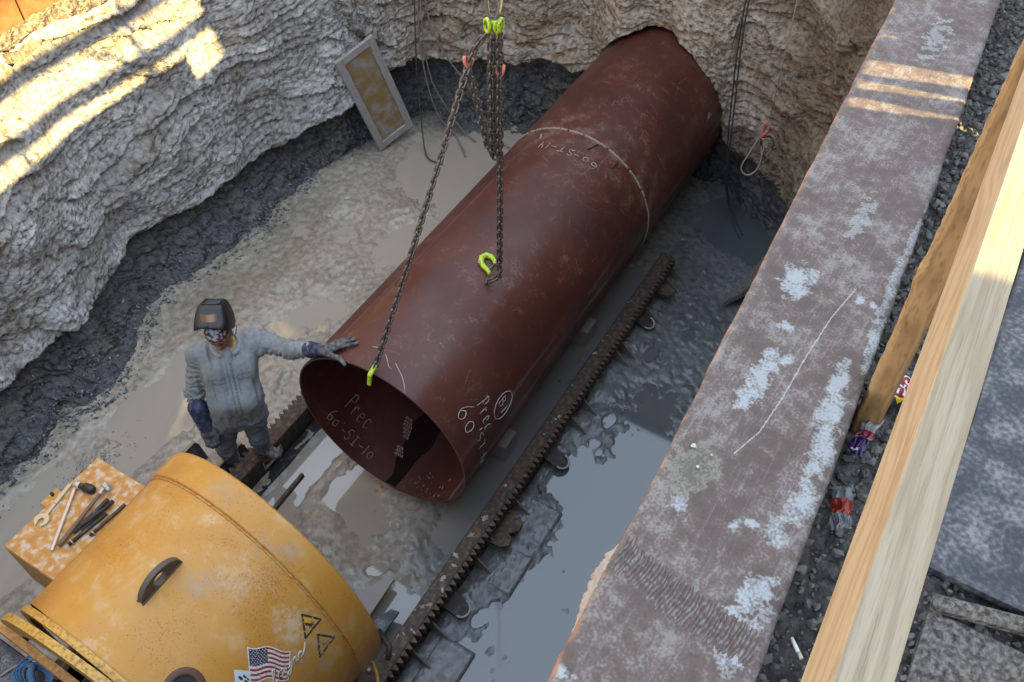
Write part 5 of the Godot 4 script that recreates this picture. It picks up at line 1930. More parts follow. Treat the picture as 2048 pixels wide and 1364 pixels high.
func build_sling() -> void:
	link_mesh = make_link()
	var r := RandomNumberGenerator.new()
	r.seed = 801
	var ring := Vector3(0.297, 3.864, -1.20)
	var t := thing("chain_sling", "rusty chain sling hanging from above with lime-green fittings and hooks", "chain sling", ring)
	var w := Node3D.new()
	w.name = "inner"
	# everything below is given in world places
	var T := Transform3D(Basis(), -ring)
	# view-facing axes of the fittings
	var side := Vector3(0.86, 0.0, -0.51)
	var facing := side.cross(Vector3.UP)
	# master link: one long oval
	var oval := []
	for k in 24:
		var a := TAU * k / 24.0
		oval.append(T * (ring + Vector3(0, 0.19, 0) + side * (cos(a) * 0.042 + 0.010 * sin(a)) + facing * (cos(a) * 0.02) + Vector3.UP * sin(a) * 0.19))
	put(t, "master_link", tube_mesh(oval, 0.0115, 10, true), M.master)
	put(t, "crane_link", tube_mesh([T * (ring + Vector3(0.0, 0.34, 0)), T * (ring + Vector3(0.01, 0.9, 0)), T * (ring + Vector3(0.01, 2.4, 0))], 0.010, 8), M.master)
	# lime connectors
	for q in [[-0.040, 0.005, 0.9], [0.0, -0.012, 0.2], [0.022, 0.0, -0.5], [0.040, 0.006, -1.0]]:
		var pts := []
		for k in 14:
			var a := TAU * k / 14.0
			pts.append(T * (ring + side * (q[0] + cos(a) * 0.022 * cos(q[2])) + facing * (cos(a) * 0.024 * sin(q[2]) + 0.01) + Vector3.UP * (q[1] - 0.018 + sin(a) * 0.040)))
		put(t, "connector", tube_mesh(pts, 0.0105, 8, true), M.lime)
	# pink shortening clutches
	for q in [[Vector3(0.162, 3.605, -1.125), 0.6], [Vector3(0.332, 3.56, -1.205), -0.4]]:
		var c: Vector3 = q[0]
		var st := ST()
		for s in [-1.0, 1.0]:
			tube(st, [T * (c + side * s * 0.024 + Vector3(0, 0.034, 0)), T * (c + side * s * 0.022), T * (c + side * s * 0.010 + Vector3(0, -0.03, 0)), T * (c + Vector3(0, -0.062, 0))], [0.010, 0.0125, 0.012, 0.009], 8)
		put(t, "shortening_clutch", done(st), M.pink)
	# leg under load: ring - clutch - casing rim
	var rimp := Vector3(0.045, 1.80, -0.03)
	chain_run(t, [T * (ring + Vector3(-0.03, -0.05, 0.02)), T * Vector3(0.20, 3.70, -1.145), T * Vector3(0.162, 3.60, -1.12)], r)
	chain_run(t, [T * Vector3(0.158, 3.56, -1.115), T * Vector3(0.11, 2.7, -0.585), T * rimp], r, 0.3)
	# hanging loops of spare chain
	var lp := func(s: float, f: float, dy: float) -> Vector3: return T * (ring + side * s + facing * f + Vector3(0, dy, 0))
	chain_run(t, [T * Vector3(0.165, 3.56, -1.118), lp.call(-0.095, 0.01, -0.6), lp.call(-0.05, 0.0, -0.86), lp.call(-0.02, 0.0, -0.93)], r)
	chain_run(t, [lp.call(-0.018, 0.018, -0.06), lp.call(-0.025, 0.02, -0.5), lp.call(-0.020, 0.018, -0.90), lp.call(0.0, 0.015, -0.94)], r)
	chain_run(t, [lp.call(0.006, -0.02, -0.06), lp.call(0.002, -0.015, -0.5), lp.call(0.004, -0.015, -0.93)], r)
	chain_run(t, [lp.call(0.022, 0.02, -0.06), lp.call(0.024, 0.02, -0.5), lp.call(0.020, 0.02, -0.92)], r)
	# free leg straight down to the hook on the casing
	chain_run(t, [lp.call(0.030, -0.004, -0.05), lp.call(0.034, 0.0, -0.5), lp.call(0.032, 0.0, -0.95), lp.call(0.030, 0.0, -1.5), lp.call(0.026, 0.0, -1.98)], r)
	chain_run(t, [lp.call(0.026, 0.0, -2.0), lp.call(0.022, 0.01, -2.07), T * on_pipe(72.0, -1.16, PR + 0.02), T * on_pipe(72.6, -1.20, PR + 0.025)], r)
	# the hook rests on the pipe, its bow turned away
	var st := ST()
	var e0 := T * on_pipe(73.0, -1.215, PR + 0.03)
	var e1 := T * on_pipe(84.0, -1.40, PR + 0.02)
	var yax := (e0 - e1).normalized()
	var up := (on_pipe(79.0, -1.3) - Vector3(0, PC, -1.3)).normalized()
	var zax := (up - yax * up.dot(yax)).normalized()
	var xf := Transform3D(Basis(yax.cross(zax), yax, zax), e0)
	hook_shape(st, xf, 1.25)
	var hk := put(t, "sling_hook", done(st), M.lime)
	put(hk, "latch", tube_mesh([xf * Vector3(0.005, -0.056, 0), xf * Vector3(-0.054, -0.118, 0)], [0.008, 0.006], 6), M.master)
	# plate clamp over the rim
	st = ST(true)
	bar(st, T * Vector3(0.046, 1.805, -0.035), T * Vector3(0.034, 1.752, 0.035), 0.032, 0.022, Vector3(0, 1, 0.3), 0.004)
	bar(st, T * Vector3(0.034, 1.755, 0.030), T * Vector3(0.026, 1.655, 0.045), 0.030, 0.022, Vector3(0, 0.2, 1), 0.004)
	var cl := put(t, "rim_hook", done(st), M.lime)
	put(cl, "rim_hook_pin", tube_mesh([T * Vector3(0.026, 1.800, -0.03), T * Vector3(0.066, 1.800, -0.03)], 0.008, 8), M.black)

# ------------------------------------------------------------------ the welder
# capsules [a, b, ra, rb] blended into one skin by a smooth minimum, meshed as surface nets
func sdf_mesh(bones: Array, k: float, cell: float, wrinkle, colour: Callable, cut = null) -> ArrayMesh:
	var lo := Vector3.ONE * 1e9
	var hi := -lo
	for b in bones:
		var r: float = maxf(b[2], b[3]) + k + cell * 3.0
		lo = lo.min(b[0] - Vector3.ONE * r).min(b[1] - Vector3.ONE * r)
		hi = hi.max(b[0] + Vector3.ONE * r).max(b[1] + Vector3.ONE * r)
	var n := Vector3i(((hi - lo) / cell).ceil()) + Vector3i.ONE
	var nx := n.x
	var ny := n.y
	var nz := n.z
	var F := PackedFloat32Array()
	F.resize(nx * ny * nz)
	F.fill(1.0)
	for b in bones:
		var A: Vector3 = b[0]
		var B: Vector3 = b[1]
		var r0: float = b[2]
		var r1: float = b[3]
		var flat: Vector3 = b[4] if b.size() > 4 else Vector3.ONE
		var m := maxf(r0, r1) * maxf(flat.x, maxf(flat.y, flat.z)) + k + cell * 3.0
		var i0 := Vector3i(((A.min(B) - Vector3.ONE * m - lo) / cell).floor()).clamp(Vector3i.ZERO, n - Vector3i.ONE)
		var i1 := Vector3i(((A.max(B) + Vector3.ONE * m - lo) / cell).ceil()).clamp(Vector3i.ZERO, n - Vector3i.ONE)
		var ab := (B - A) / flat
		var l2 := maxf(ab.length_squared(), 1e-9)
		for z in range(i0.z, i1.z + 1):
			for y in range(i0.y, i1.y + 1):
				for x in range(i0.x, i1.x + 1):
					var p := (lo + Vector3(x, y, z) * cell - A) / flat
					var t := clampf(p.dot(ab) / l2, 0.0, 1.0)
					var d := (p - ab * t).length() - (r0 + (r1 - r0) * t)
					var id := x + nx * (y + ny * z)
					var f := F[id]
					var h := maxf(k - absf(f - d), 0.0) / k
					F[id] = minf(f, d) - h * h * k * 0.25
	if wrinkle != null:
		for z in nz:
			for y in ny:
				for x in nx:
					var id := x + nx * (y + ny * z)
					if absf(F[id]) < 0.03:
						F[id] += wrinkle.call(lo + Vector3(x, y, z) * cell)
	if cut != null:
		for z in nz:
			for y in ny:
				for x in nx:
					var id := x + nx * (y + ny * z)
					if F[id] < 0.05:
						F[id] = maxf(F[id], cut.call(lo + Vector3(x, y, z) * cell))
	var vid := {}
	var V := PackedVector3Array()
	var C := PackedColorArray()
	var step := [1, nx, nx * ny]
	for z in nz - 1:
		for y in ny - 1:
			for x in nx - 1:
				var id := x + nx * (y + ny * z)
				var s0 := F[id] < 0.0
				var same := true
				for c in 8:
					var q := id + (c & 1) + nx * ((c >> 1) & 1) + nx * ny * (c >> 2)
					if (F[q] < 0.0) != s0:
						same = false
						break
				if same:
					continue
				var sum := Vector3.ZERO
				var cnt := 0
				for c in 8:
					for ax in 3:
						if c & (1 << ax):
							continue
						var c2: int = c | (1 << ax)
						var f0 := F[id + (c & 1) + nx * ((c >> 1) & 1) + nx * ny * (c >> 2)]
						var f1 := F[id + (c2 & 1) + nx * ((c2 >> 1) & 1) + nx * ny * (c2 >> 2)]
						if (f0 < 0.0) == (f1 < 0.0):
							continue
						var t := f0 / (f0 - f1)
						sum += Vector3(c & 1, (c >> 1) & 1, c >> 2).lerp(Vector3(c2 & 1, (c2 >> 1) & 1, c2 >> 2), t)
						cnt += 1
				vid[id] = V.size()
				var p := lo + (Vector3(x, y, z) + sum / cnt) * cell
				V.append(p)
				C.append(colour.call(p))
	var I := PackedInt32Array()
	for id in vid:
		for ax in 3:
			var s: int = step[ax]
			if (F[id] < 0.0) == (F[id + s] < 0.0):
				continue
			var u: int = step[(ax + 1) % 3]
			var w: int = step[(ax + 2) % 3]
			if not (vid.has(id - u) and vid.has(id - w) and vid.has(id - u - w)):
				continue
			var q := [vid[id], vid[id - u], vid[id - u - w], vid[id - w]]
			if F[id] < 0.0:
				q = [q[0], q[3], q[2], q[1]]
			for k2 in [0, 1, 2, 0, 2, 3]:
				I.append(q[k2])
	var arr := []
	arr.resize(Mesh.ARRAY_MAX)
	arr[Mesh.ARRAY_VERTEX] = V
	arr[Mesh.ARRAY_COLOR] = C
	arr[Mesh.ARRAY_INDEX] = I
	var st := SurfaceTool.new()
	st.create_from_arrays(arr)
	st.generate_normals()
	return st.commit()

func build_person() -> void:
	var base := Vector3(-1.16, 0.0, 0.38)
	var t := thing("person", "welder in grey-blue work shirt and raised black hood touching the pipe rim", "person", base)
	var L := func(x: float, y: float, z: float) -> Vector3: return Vector3(x, y, z) - base
	var fw := Vector3(0.707, 0, 0.707)      # where the chest points
	var lf := Vector3(0.707, 0, -0.707)     # his left
	var nz := fnl(701, 16.0, 3)
	var nb := fnl(702, 5.0, 3)
	var pelvis: Vector3 = L.call(-1.10, 0.92, 0.37)
	var belly: Vector3 = L.call(-1.10, 1.08, 0.345)
	var chest: Vector3 = L.call(-1.17, 1.30, 0.255)
	var neck: Vector3 = L.call(-1.215, 1.475, 0.19)
	var shl: Vector3 = L.call(-1.085, 1.425, 0.015)
	var shr: Vector3 = L.call(-1.375, 1.405, 0.325)
	var ell: Vector3 = L.call(-0.785, 1.445, -0.035)
	var wrl: Vector3 = L.call(-0.515, 1.625, -0.025)
	var elr: Vector3 = L.call(-1.375, 1.125, 0.485)
	var wrr: Vector3 = L.call(-1.275, 0.955, 0.57)
	# shirt
	var bones := [
		[pelvis + lf * 0.085 - Vector3(0, 0.10, 0) + fw * 0.02, belly + lf * 0.070 + fw * 0.015, 0.115, 0.128], [pelvis - lf * 0.085 - Vector3(0, 0.10, 0) + fw * 0.02, belly - lf * 0.070 + fw * 0.015, 0.115, 0.128],
		[belly + lf * 0.072 + fw * 0.02, chest + lf * 0.08, 0.128, 0.122], [belly - lf * 0.072 + fw * 0.02, chest - lf * 0.08, 0.128, 0.122],
		[chest + lf * 0.10, shl - lf * 0.035, 0.115, 0.080], [chest - lf * 0.10, shr + lf * 0.035, 0.115, 0.080],
		[shl, shr, 0.075, 0.075], [chest, neck - Vector3(0, 0.03, 0), 0.11, 0.075],
		[shl, ell, 0.082, 0.062], [ell, wrl, 0.062, 0.050], [shr, elr, 0.082, 0.062], [elr, wrr, 0.062, 0.052]]
	var arm := func(p: Vector3, a: Vector3, b: Vector3) -> Vector2:
		var ab := b - a
		var u := (p - a).dot(ab) / ab.length_squared()
		return Vector2(u, (p - a - ab * clampf(u, 0, 1)).length())
	var wr := func(p: Vector3) -> float:
		var v := nz.get_noise_3d(p.x * 0.7, p.y * 0.4, p.z * 0.7) * 0.004 + nb.get_noise_3d((p.x + p.z) * 0.9 + p.y * 0.9, (p.x - p.z) * 2.4, p.y * 0.5) * 0.022
		for s in [[shl, ell], [ell, wrl], [shr, elr], [elr, wrr]]:
			var q: Vector2 = arm.call(p, s[0], s[1])
			if q.y < 0.11 and q.x > 0.1 and q.x < 1.1:
				v += 0.0085 * sin(q.x * 46.0 + nb.get_noise_3d(p.x, p.y, p.z) * 9.0) * sstep(0.12, 0.06, q.y)
		# placket and pocket
		var d := (p - chest).dot(lf) - 0.01
		if (p - chest).dot(fw) > 0.02 and absf(d) < 0.018:
			v -= 0.004
		# hem
		return v
	var col := func(p: Vector3) -> Color:
		var c := Color(0.205, 0.222, 0.228).lerp(Color(0.265, 0.28, 0.282), clampf(0.5 + nb.get_noise_3d(p.x * 0.6, p.y * 0.6, p.z * 0.6) * 1.2, 0.0, 1.0))
		var q := p - chest
		var d := q.dot(lf) - 0.01
		var dirt := nb.get_noise_3d(p.x * 0.5 + 7.0, p.y * 0.5, p.z * 0.5) + nz.get_noise_3d(p.x, p.y, p.z) * 0.25
		var low := sstep(1.14, 0.98, p.y + dirt * 0.15) if (p - pelvis).dot(fw) > -0.1 else 0.0
		c = c.lerp(Color(0.22, 0.185, 0.135), clampf(maxf(dirt * 1.1 - 0.15, low * 0.65), 0.0, 0.75))
		if q.dot(fw) > 0.02:
			# placket stitching, pocket flaps
			if absf(absf(d) - 0.017) < 0.005 and q.y < 0.12:
				c = c * 0.55
			var px := absf(absf(d) - 0.095)
			if px < 0.052 and ((absf(q.y + 0.0) < 0.006) or (absf(q.y - 0.035) < 0.005) or (px > 0.044 and q.y < 0.035 and q.y > -0.09)):
				c = c * 0.6
		c.a = 1.0
		return c
	var hem := func(p: Vector3) -> float:
		var d := (p - chest).dot(lf) - 0.01
		var front := sstep(-0.05, 0.05, (p - pelvis).dot(fw))
		if (p - wrr).length() < 0.16:
			return -1.0
		return 0.865 + front * 0.085 * exp(-d * d / 0.0014) + 0.012 * sin(d * 30.0) - p.y
	put(t, "shirt", sdf_mesh(bones, 0.05, 0.011, wr, col, hem), M.cloth)
	# shirt tails
	# trousers
	var hl: Vector3 = L.call(-1.035, 0.86, 0.30)
	var hr: Vector3 = L.call(-1.185, 0.86, 0.44)
	var kl: Vector3 = L.call(-1.02, 0.58, 0.33)
	var al: Vector3 = L.call(-1.055, 0.395, 0.245)
	var kr: Vector3 = L.call(-1.24, 0.47, 0.50)
	var ar: Vector3 = L.call(-1.31, 0.10, 0.46)
	al = L.call(-1.045, 0.42, 0.30)
	bones = [[hl, hr, 0.125, 0.125], [hl, kl, 0.104, 0.076], [kl, al, 0.076, 0.066], [hr, kr, 0.104, 0.074], [kr, ar, 0.074, 0.062]]
	var wr2 := func(p: Vector3) -> float:
		return nz.get_noise_3d(p.x * 0.6, p.y * 1.1, p.z * 0.6) * 0.016 + 0.004 * sin(p.y * 75.0 + nb.get_noise_3d(p.x, p.y, p.z) * 8.0)
	var col2 := func(p: Vector3) -> Color:
		var c := Color(0.095, 0.110, 0.135).lerp(Color(0.16, 0.175, 0.195), clampf(0.5 + nb.get_noise_3d(p.x, p.y, p.z) * 1.3, 0.0, 1.0))
		return c.lerp(Color(0.20, 0.18, 0.145), clampf(nz.get_noise_3d(p.x * 0.5, p.y * 0.5, p.z * 0.5) * 1.5 - 0.1, 0.0, 0.7))
	put(t, "trousers", sdf_mesh(bones, 0.04, 0.012, wr2, col2), M.cloth)
	# boots
	var none = null
	var bcol := func(p: Vector3) -> Color:
		return Color(0.17, 0.155, 0.135).lerp(Color(0.27, 0.25, 0.225), clampf(0.5 + nz.get_noise_3d(p.x, p.y, p.z), 0.0, 1.0))
	var toe: Vector3 = L.call(-0.925, 0.345, 0.29)
	var heel: Vector3 = L.call(-1.09, 0.355, 0.31)
	put(t, "boot", sdf_mesh([[heel, toe, 0.048, 0.046, Vector3(1, 0.9, 1.0)], [heel + Vector3(0.03, 0.0, 0), al + Vector3(0, 0.02, 0), 0.052, 0.058]], 0.03, 0.009, none, bcol), M.leather)
	toe = L.call(-1.20, 0.045, 0.60)
	heel = L.call(-1.33, 0.05, 0.45)
	put(t, "boot", sdf_mesh([[heel, toe, 0.048, 0.046], [heel, ar + Vector3(0, 0.06, 0), 0.052, 0.058]], 0.03, 0.009, none, bcol), M.leather)
	# gloves: gauntlet, palm, four fingers and a thumb
	var gcol := func(p: Vector3) -> Color:
		return Color(0.085, 0.085, 0.095).lerp(Color(0.17, 0.16, 0.155), clampf(0.5 + nz.get_noise_3d(p.x, p.y, p.z) * 1.3, 0.0, 1.0))
	var gblue := func(p: Vector3) -> Color:
		return Color(0.028, 0.036, 0.095).lerp(Color(0.10, 0.11, 0.16), clampf(0.25 + nz.get_noise_3d(p.x, p.y, p.z) * 1.3, 0.0, 1.0))
	# left hand flat on the casing just behind its rim
	var pw: Vector3 = L.call(-0.47, 1.652, -0.025)
	var pm: Vector3 = L.call(-0.40, 1.685, -0.045)
	var sdir := Vector3(0.05, 0.055, -0.10).normalized()
	var acr := Vector3(0.55, 0.28, 0.55).normalized()
	bones = [[pw, pm, 0.040, 0.036], [pm + acr * 0.02, pm - acr * 0.02, 0.032, 0.032]]
	for f in [[-0.034, 118.0, -0.185, 0.0130], [-0.012, 114.5, -0.20, 0.0138], [0.011, 111.0, -0.20, 0.0138], [0.033, 107.5, -0.17, 0.0128]]:
		var root: Vector3 = pm + acr * f[0]
		var tip := on_pipe(f[1], f[2], PR + 0.014) - base
		var kn: Vector3 = root.lerp(tip, 0.5) + Vector3(-0.002, 0.012, 0)
		bones.append([root, kn, 0.0165, 0.0155])
		bones.append([kn, tip, 0.0155, f[3]])
	var th0 := pm + acr * 0.03 - sdir * 0.01
	var th1 := on_pipe(109.0, 0.0, PR + 0.018) - base
	var th2 := on_pipe(105.0, 0.022, PR - 0.004) - base
	bones.append([pw + acr * 0.02, th1, 0.024, 0.018])
	bones.append([th1, th2, 0.018, 0.0145])
	var gw := func(p: Vector3) -> float: return nz.get_noise_3d(p.x * 2.0, p.y * 2.0, p.z * 2.0) * 0.004
	var gl := put(t, "glove", sdf_mesh(bones, 0.012, 0.0055, gw, gcol), M.leather)
	put(gl, "gauntlet", sdf_mesh([[wrl + (wrl - ell).normalized() * -0.06, pw + Vector3(0.0, 0, 0), 0.062, 0.045]], 0.02, 0.008, gw, gblue), M.leather)
	# right hand hanging, half closed
	var hw: Vector3 = wrr
	var hd := (Vector3(0.10, -0.25, 0.06)).normalized()
	var hm := hw + hd * 0.15
	var ha := Vector3(0.72, 0.05, -0.70).normalized()
	bones = [[hw + hd * 0.03, hm, 0.048, 0.044], [hm + ha * 0.025, hm - ha * 0.025, 0.036, 0.036]]
	for f in [[-0.038, 0.072, 0.05], [-0.013, 0.082, 0.055], [0.013, 0.080, 0.055], [0.038, 0.070, 0.05]]:
		var root: Vector3 = hm + ha * f[0] + hd * 0.02
		var kn: Vector3 = root + hd * f[1] + fw * 0.012
		var tip: Vector3 = kn + hd * f[2] * 0.8 - fw * 0.025
		bones.append([root, kn, 0.0175, 0.0165])
		bones.append([kn, tip, 0.0165, 0.0145])
	bones.append([hw + hd * 0.08 + ha * 0.035, hm + ha * 0.06 + hd * 0.025 + fw * 0.02, 0.023, 0.018])
	bones.append([hm + ha * 0.06 + hd * 0.025 + fw * 0.02, hm + ha * 0.05 + hd * 0.07 + fw * 0.03, 0.018, 0.0145])
	var gr := put(t, "glove", sdf_mesh(bones, 0.012, 0.006, gw, gcol), M.leather)
	put(gr, "gauntlet", sdf_mesh([[hw - hd * 0.085, hw + hd * 0.09, 0.076, 0.056]], 0.02, 0.009, gw, gblue), M.leather)
	build_head(t, L.call(-1.225, 1.60, 0.205), neck, nz)

func build_head(t: Node3D, hc: Vector3, neck: Vector3, nz: FastNoiseLite) -> void:
	# he looks down and a little to his right
	var fwd := Vector3(0.50, -0.30, 0.80).normalized()
	var lft := Vector3.UP.cross(fwd).normalized() * 1.0
	var up := fwd.cross(lft).normalized()
	var H := func(f: float, l: float, u: float) -> Vector3: return hc + fwd * f + lft * l + up * u
	var skin := func(p: Vector3) -> Color:
		var c := Color(0.235, 0.105, 0.058).lerp(Color(0.30, 0.145, 0.082), clampf(0.5 + nz.get_noise_3d(p.x, p.y, p.z), 0.0, 1.0))
		var q := p - hc
		var f := q.dot(fwd)
		var u := q.dot(up)
		var l := absf(q.dot(lft))
		if f > 0.06 and u < -0.062 and u > -0.073 and l < 0.026:
			c = Color(0.14, 0.045, 0.035)      # lips
		if f > 0.05 and absf(u - 0.022) < 0.006 and l > 0.012 and l < 0.05:
			c = Color(0.02, 0.015, 0.012)      # brows
		if f > 0.05 and u > -0.004 and u < 0.004 and l > 0.018 and l < 0.045:
			c = Color(0.03, 0.02, 0.018)       # lashes of lowered eyes
		return c
	var bones := [[H.call(-0.02, 0, 0.035), H.call(0.0, 0, 0.03), 0.092, 0.088], [H.call(0.025, 0, 0.0), H.call(0.035, 0, -0.06), 0.070, 0.052], [H.call(0.03, 0, -0.06), H.call(0.055, 0, -0.085), 0.048, 0.026],
		[H.call(0.083, 0, 0.005), H.call(0.108, 0, -0.030), 0.009, 0.014], [H.call(0.098, 0.010, -0.034), H.call(0.098, -0.010, -0.034), 0.010, 0.010],
		[H.call(0.078, 0.022, -0.064), H.call(0.078, -0.022, -0.064), 0.011, 0.011], [H.call(0.072, 0.035, 0.018), H.call(0.072, -0.035, 0.018), 0.016, 0.016],
		[H.call(0.045, 0.045, -0.028), H.call(0.06, 0.035, -0.02), 0.026, 0.02], [H.call(0.045, -0.045, -0.028), H.call(0.06, -0.035, -0.02), 0.026, 0.02],
		[H.call(-0.01, 0.082, 0.01), H.call(-0.005, 0.085, -0.025), 0.014, 0.010], [H.call(-0.01, -0.082, 0.01), H.call(-0.005, -0.085, -0.025), 0.014, 0.010],
		[H.call(-0.02, 0, -0.03), neck, 0.058, 0.062]]
	put(t, "body", sdf_mesh(bones, 0.016, 0.0065, null, skin), M.skin)
	# yellow undershirt at the collar
	var ys := ST()
	var ring := []
	for k in 20:
		var a := TAU * k / 20.0
		ring.append(neck + Vector3(0.0, 0.012 - 0.035 * cos(a), 0) + Vector3(0.707, 0, 0.707) * cos(a) * 0.072 + Vector3(0.707, 0, -0.707) * sin(a) * 0.066)
	tube(ys, ring, 0.010, 8, true)
	put(t, "undershirt", done(ys), smat(lin(0.50, 0.33, 0.03), 0.9))
	ys = ST()
	ring = []
	for k in 21:
		var a := TAU * (k / 20.0) * 0.86 + TAU * 0.07
		ring.append(neck + Vector3(0.0, 0.0 - 0.03 * cos(a), 0) + Vector3(0.707, 0, 0.707) * cos(a) * 0.098 + Vector3(0.707, 0, -0.707) * sin(a) * 0.10)
	tube(ys, ring, 0.021, 8)
	put(t, "collar", done(ys), smat(lin(0.27, 0.29, 0.30), 0.95))
	# head wrap: printed cap with a grey band
	var cap := func(p: Vector3) -> Color:
		var q := p - hc
		var u := q.dot(up)
		var v := nz.get_noise_3d(p.x * 1.6, p.y * 1.6, p.z * 1.6)
		if u < 0.052:
			return Color(0.13, 0.115, 0.095)
		if u < 0.068:
			return Color(0.42, 0.30, 0.10) if v > -0.05 else Color(0.05, 0.045, 0.04)
		if u < 0.092:
			return Color(0.38, 0.03, 0.035) if v > -0.2 else Color(0.07, 0.02, 0.02)
		return Color(0.42, 0.43, 0.45) if v > 0.0 else Color(0.05, 0.05, 0.06)
	put(t, "head_wrap", sdf_mesh([[H.call(-0.018, 0, 0.062), H.call(0.012, 0, 0.062), 0.090, 0.088], [H.call(0.03, 0, 0.05), H.call(0.04, 0, 0.05), 0.062, 0.055]], 0.02, 0.0065, null, cap), M.cloth)
	# welding hood tipped up over the head: a shell open at the front below
	var ha := (up * 0.66 - fwd * 0.75).normalized()
	var hf := (fwd + up * 0.9).normalized()
	hf = (hf - ha * hf.dot(ha)).normalized()
	var ho := hc + up * 0.135 - fwd * 0.06
	var hood := put(t, "welding_hood", hood_shell(ho, hf, lft, ha), M.hood)
	# lens frame on its outer face
	var st := ST()
	var o := ho + ha * 0.136
	var fr := []
	for q in [[0.075, 0.062], [0.075, -0.062], [-0.045, -0.062], [-0.045, 0.062]]:
		fr.append(o + hf * q[0] + lft * q[1])
	for k in 4:
		tube(st, [fr[k], fr[(k + 1) % 4]], 0.006, 6)
	put(hood, "lens_frame", done(st), smat(lin(0.03, 0.03, 0.032), 0.4))
	st = ST(true)
	quad(st, fr[0] - ha * 0.003, fr[1] - ha * 0.003, fr[2] - ha * 0.003, fr[3] - ha * 0.003)
	put(hood, "lens", done(st), smat(lin(0.05, 0.055, 0.055), 0.12))
	# foil glare shield on the brow, side label
	st = ST()
	var P := PackedVector3Array()
	for j in 5:
		for i in 9:
			var a := lerpf(-0.5, 0.5, i / 8.0)
			var u := lerpf(0.02, 0.075, j / 4.0)
			P.append(ho + hf * (0.142 - u * 0.16) * cos(a * 0.9) + lft * sin(a * 1.2) * 0.105 + ha * u + hf * 0.006)
	put(hood, "brow_shield", grid_mesh(P, 9, 5), smat(lin(0.26, 0.17, 0.10), 0.3, 0.5))
	st = ST(true)
	var lb := hc + up * 0.035 - fwd * 0.02 + lft * 0.128
	box(st, Transform3D(Basis(fwd, up, lft), lb), Vector3(0.085, 0.045, 0.004), 0.001)
	var lab := put(hood, "side_label", done(st), M.white)
	st = ST()
	for k in 5:
		tube(st, [lb + lft * 0.003 + fwd * (-0.03 + k * 0.015) - up * 0.014, lb + lft * 0.003 + fwd * (-0.026 + k * 0.015) + up * 0.012], 0.0028, 4)
		if k % 2 == 0:
			tube(st, [lb + lft * 0.003 + fwd * (-0.034 + k * 0.015) + up * 0.012, lb + lft * 0.003 + fwd * (-0.018 + k * 0.015) + up * 0.012], 0.0028, 4)
	put(lab, "print", done(st), M.black)

# rounded box shell; opening below, brim flared forward
func hood_shell(c: Vector3, f: Vector3, l: Vector3, a: Vector3) -> ArrayMesh:
	var P := PackedVector3Array()
	var rings := [[-0.040, 0.155, 0.128, 0.125], [-0.030, 0.158, 0.130, 0.127], [0.015, 0.138, 0.124, 0.118], [0.06, 0.122, 0.114, 0.110], [0.10, 0.108, 0.100, 0.100], [0.126, 0.098, 0.086, 0.088], [0.132, 0.082, 0.070, 0.072], [0.133, 0.0, 0.0, 0.0]]
	var n := 40
	for r in rings:
		for k in n + 1:
			var an := TAU * k / n
			var ca := signf(cos(an)) * pow(absf(cos(an)), 0.42)
			var sa := signf(sin(an)) * pow(absf(sin(an)), 0.42)
			var fx: float = ca * (r[1] if ca > 0.0 else r[3])
			var drop := 0.0
			if r[0] < 0.0:
				drop = 0.018 * ca - 0.05 * maxf(0.0, absf(sa) - 0.4)
			P.append(c + f * fx + l * (sa * r[2]) + a * (r[0] + drop))
	return grid_mesh(P, n + 1, rings.size())

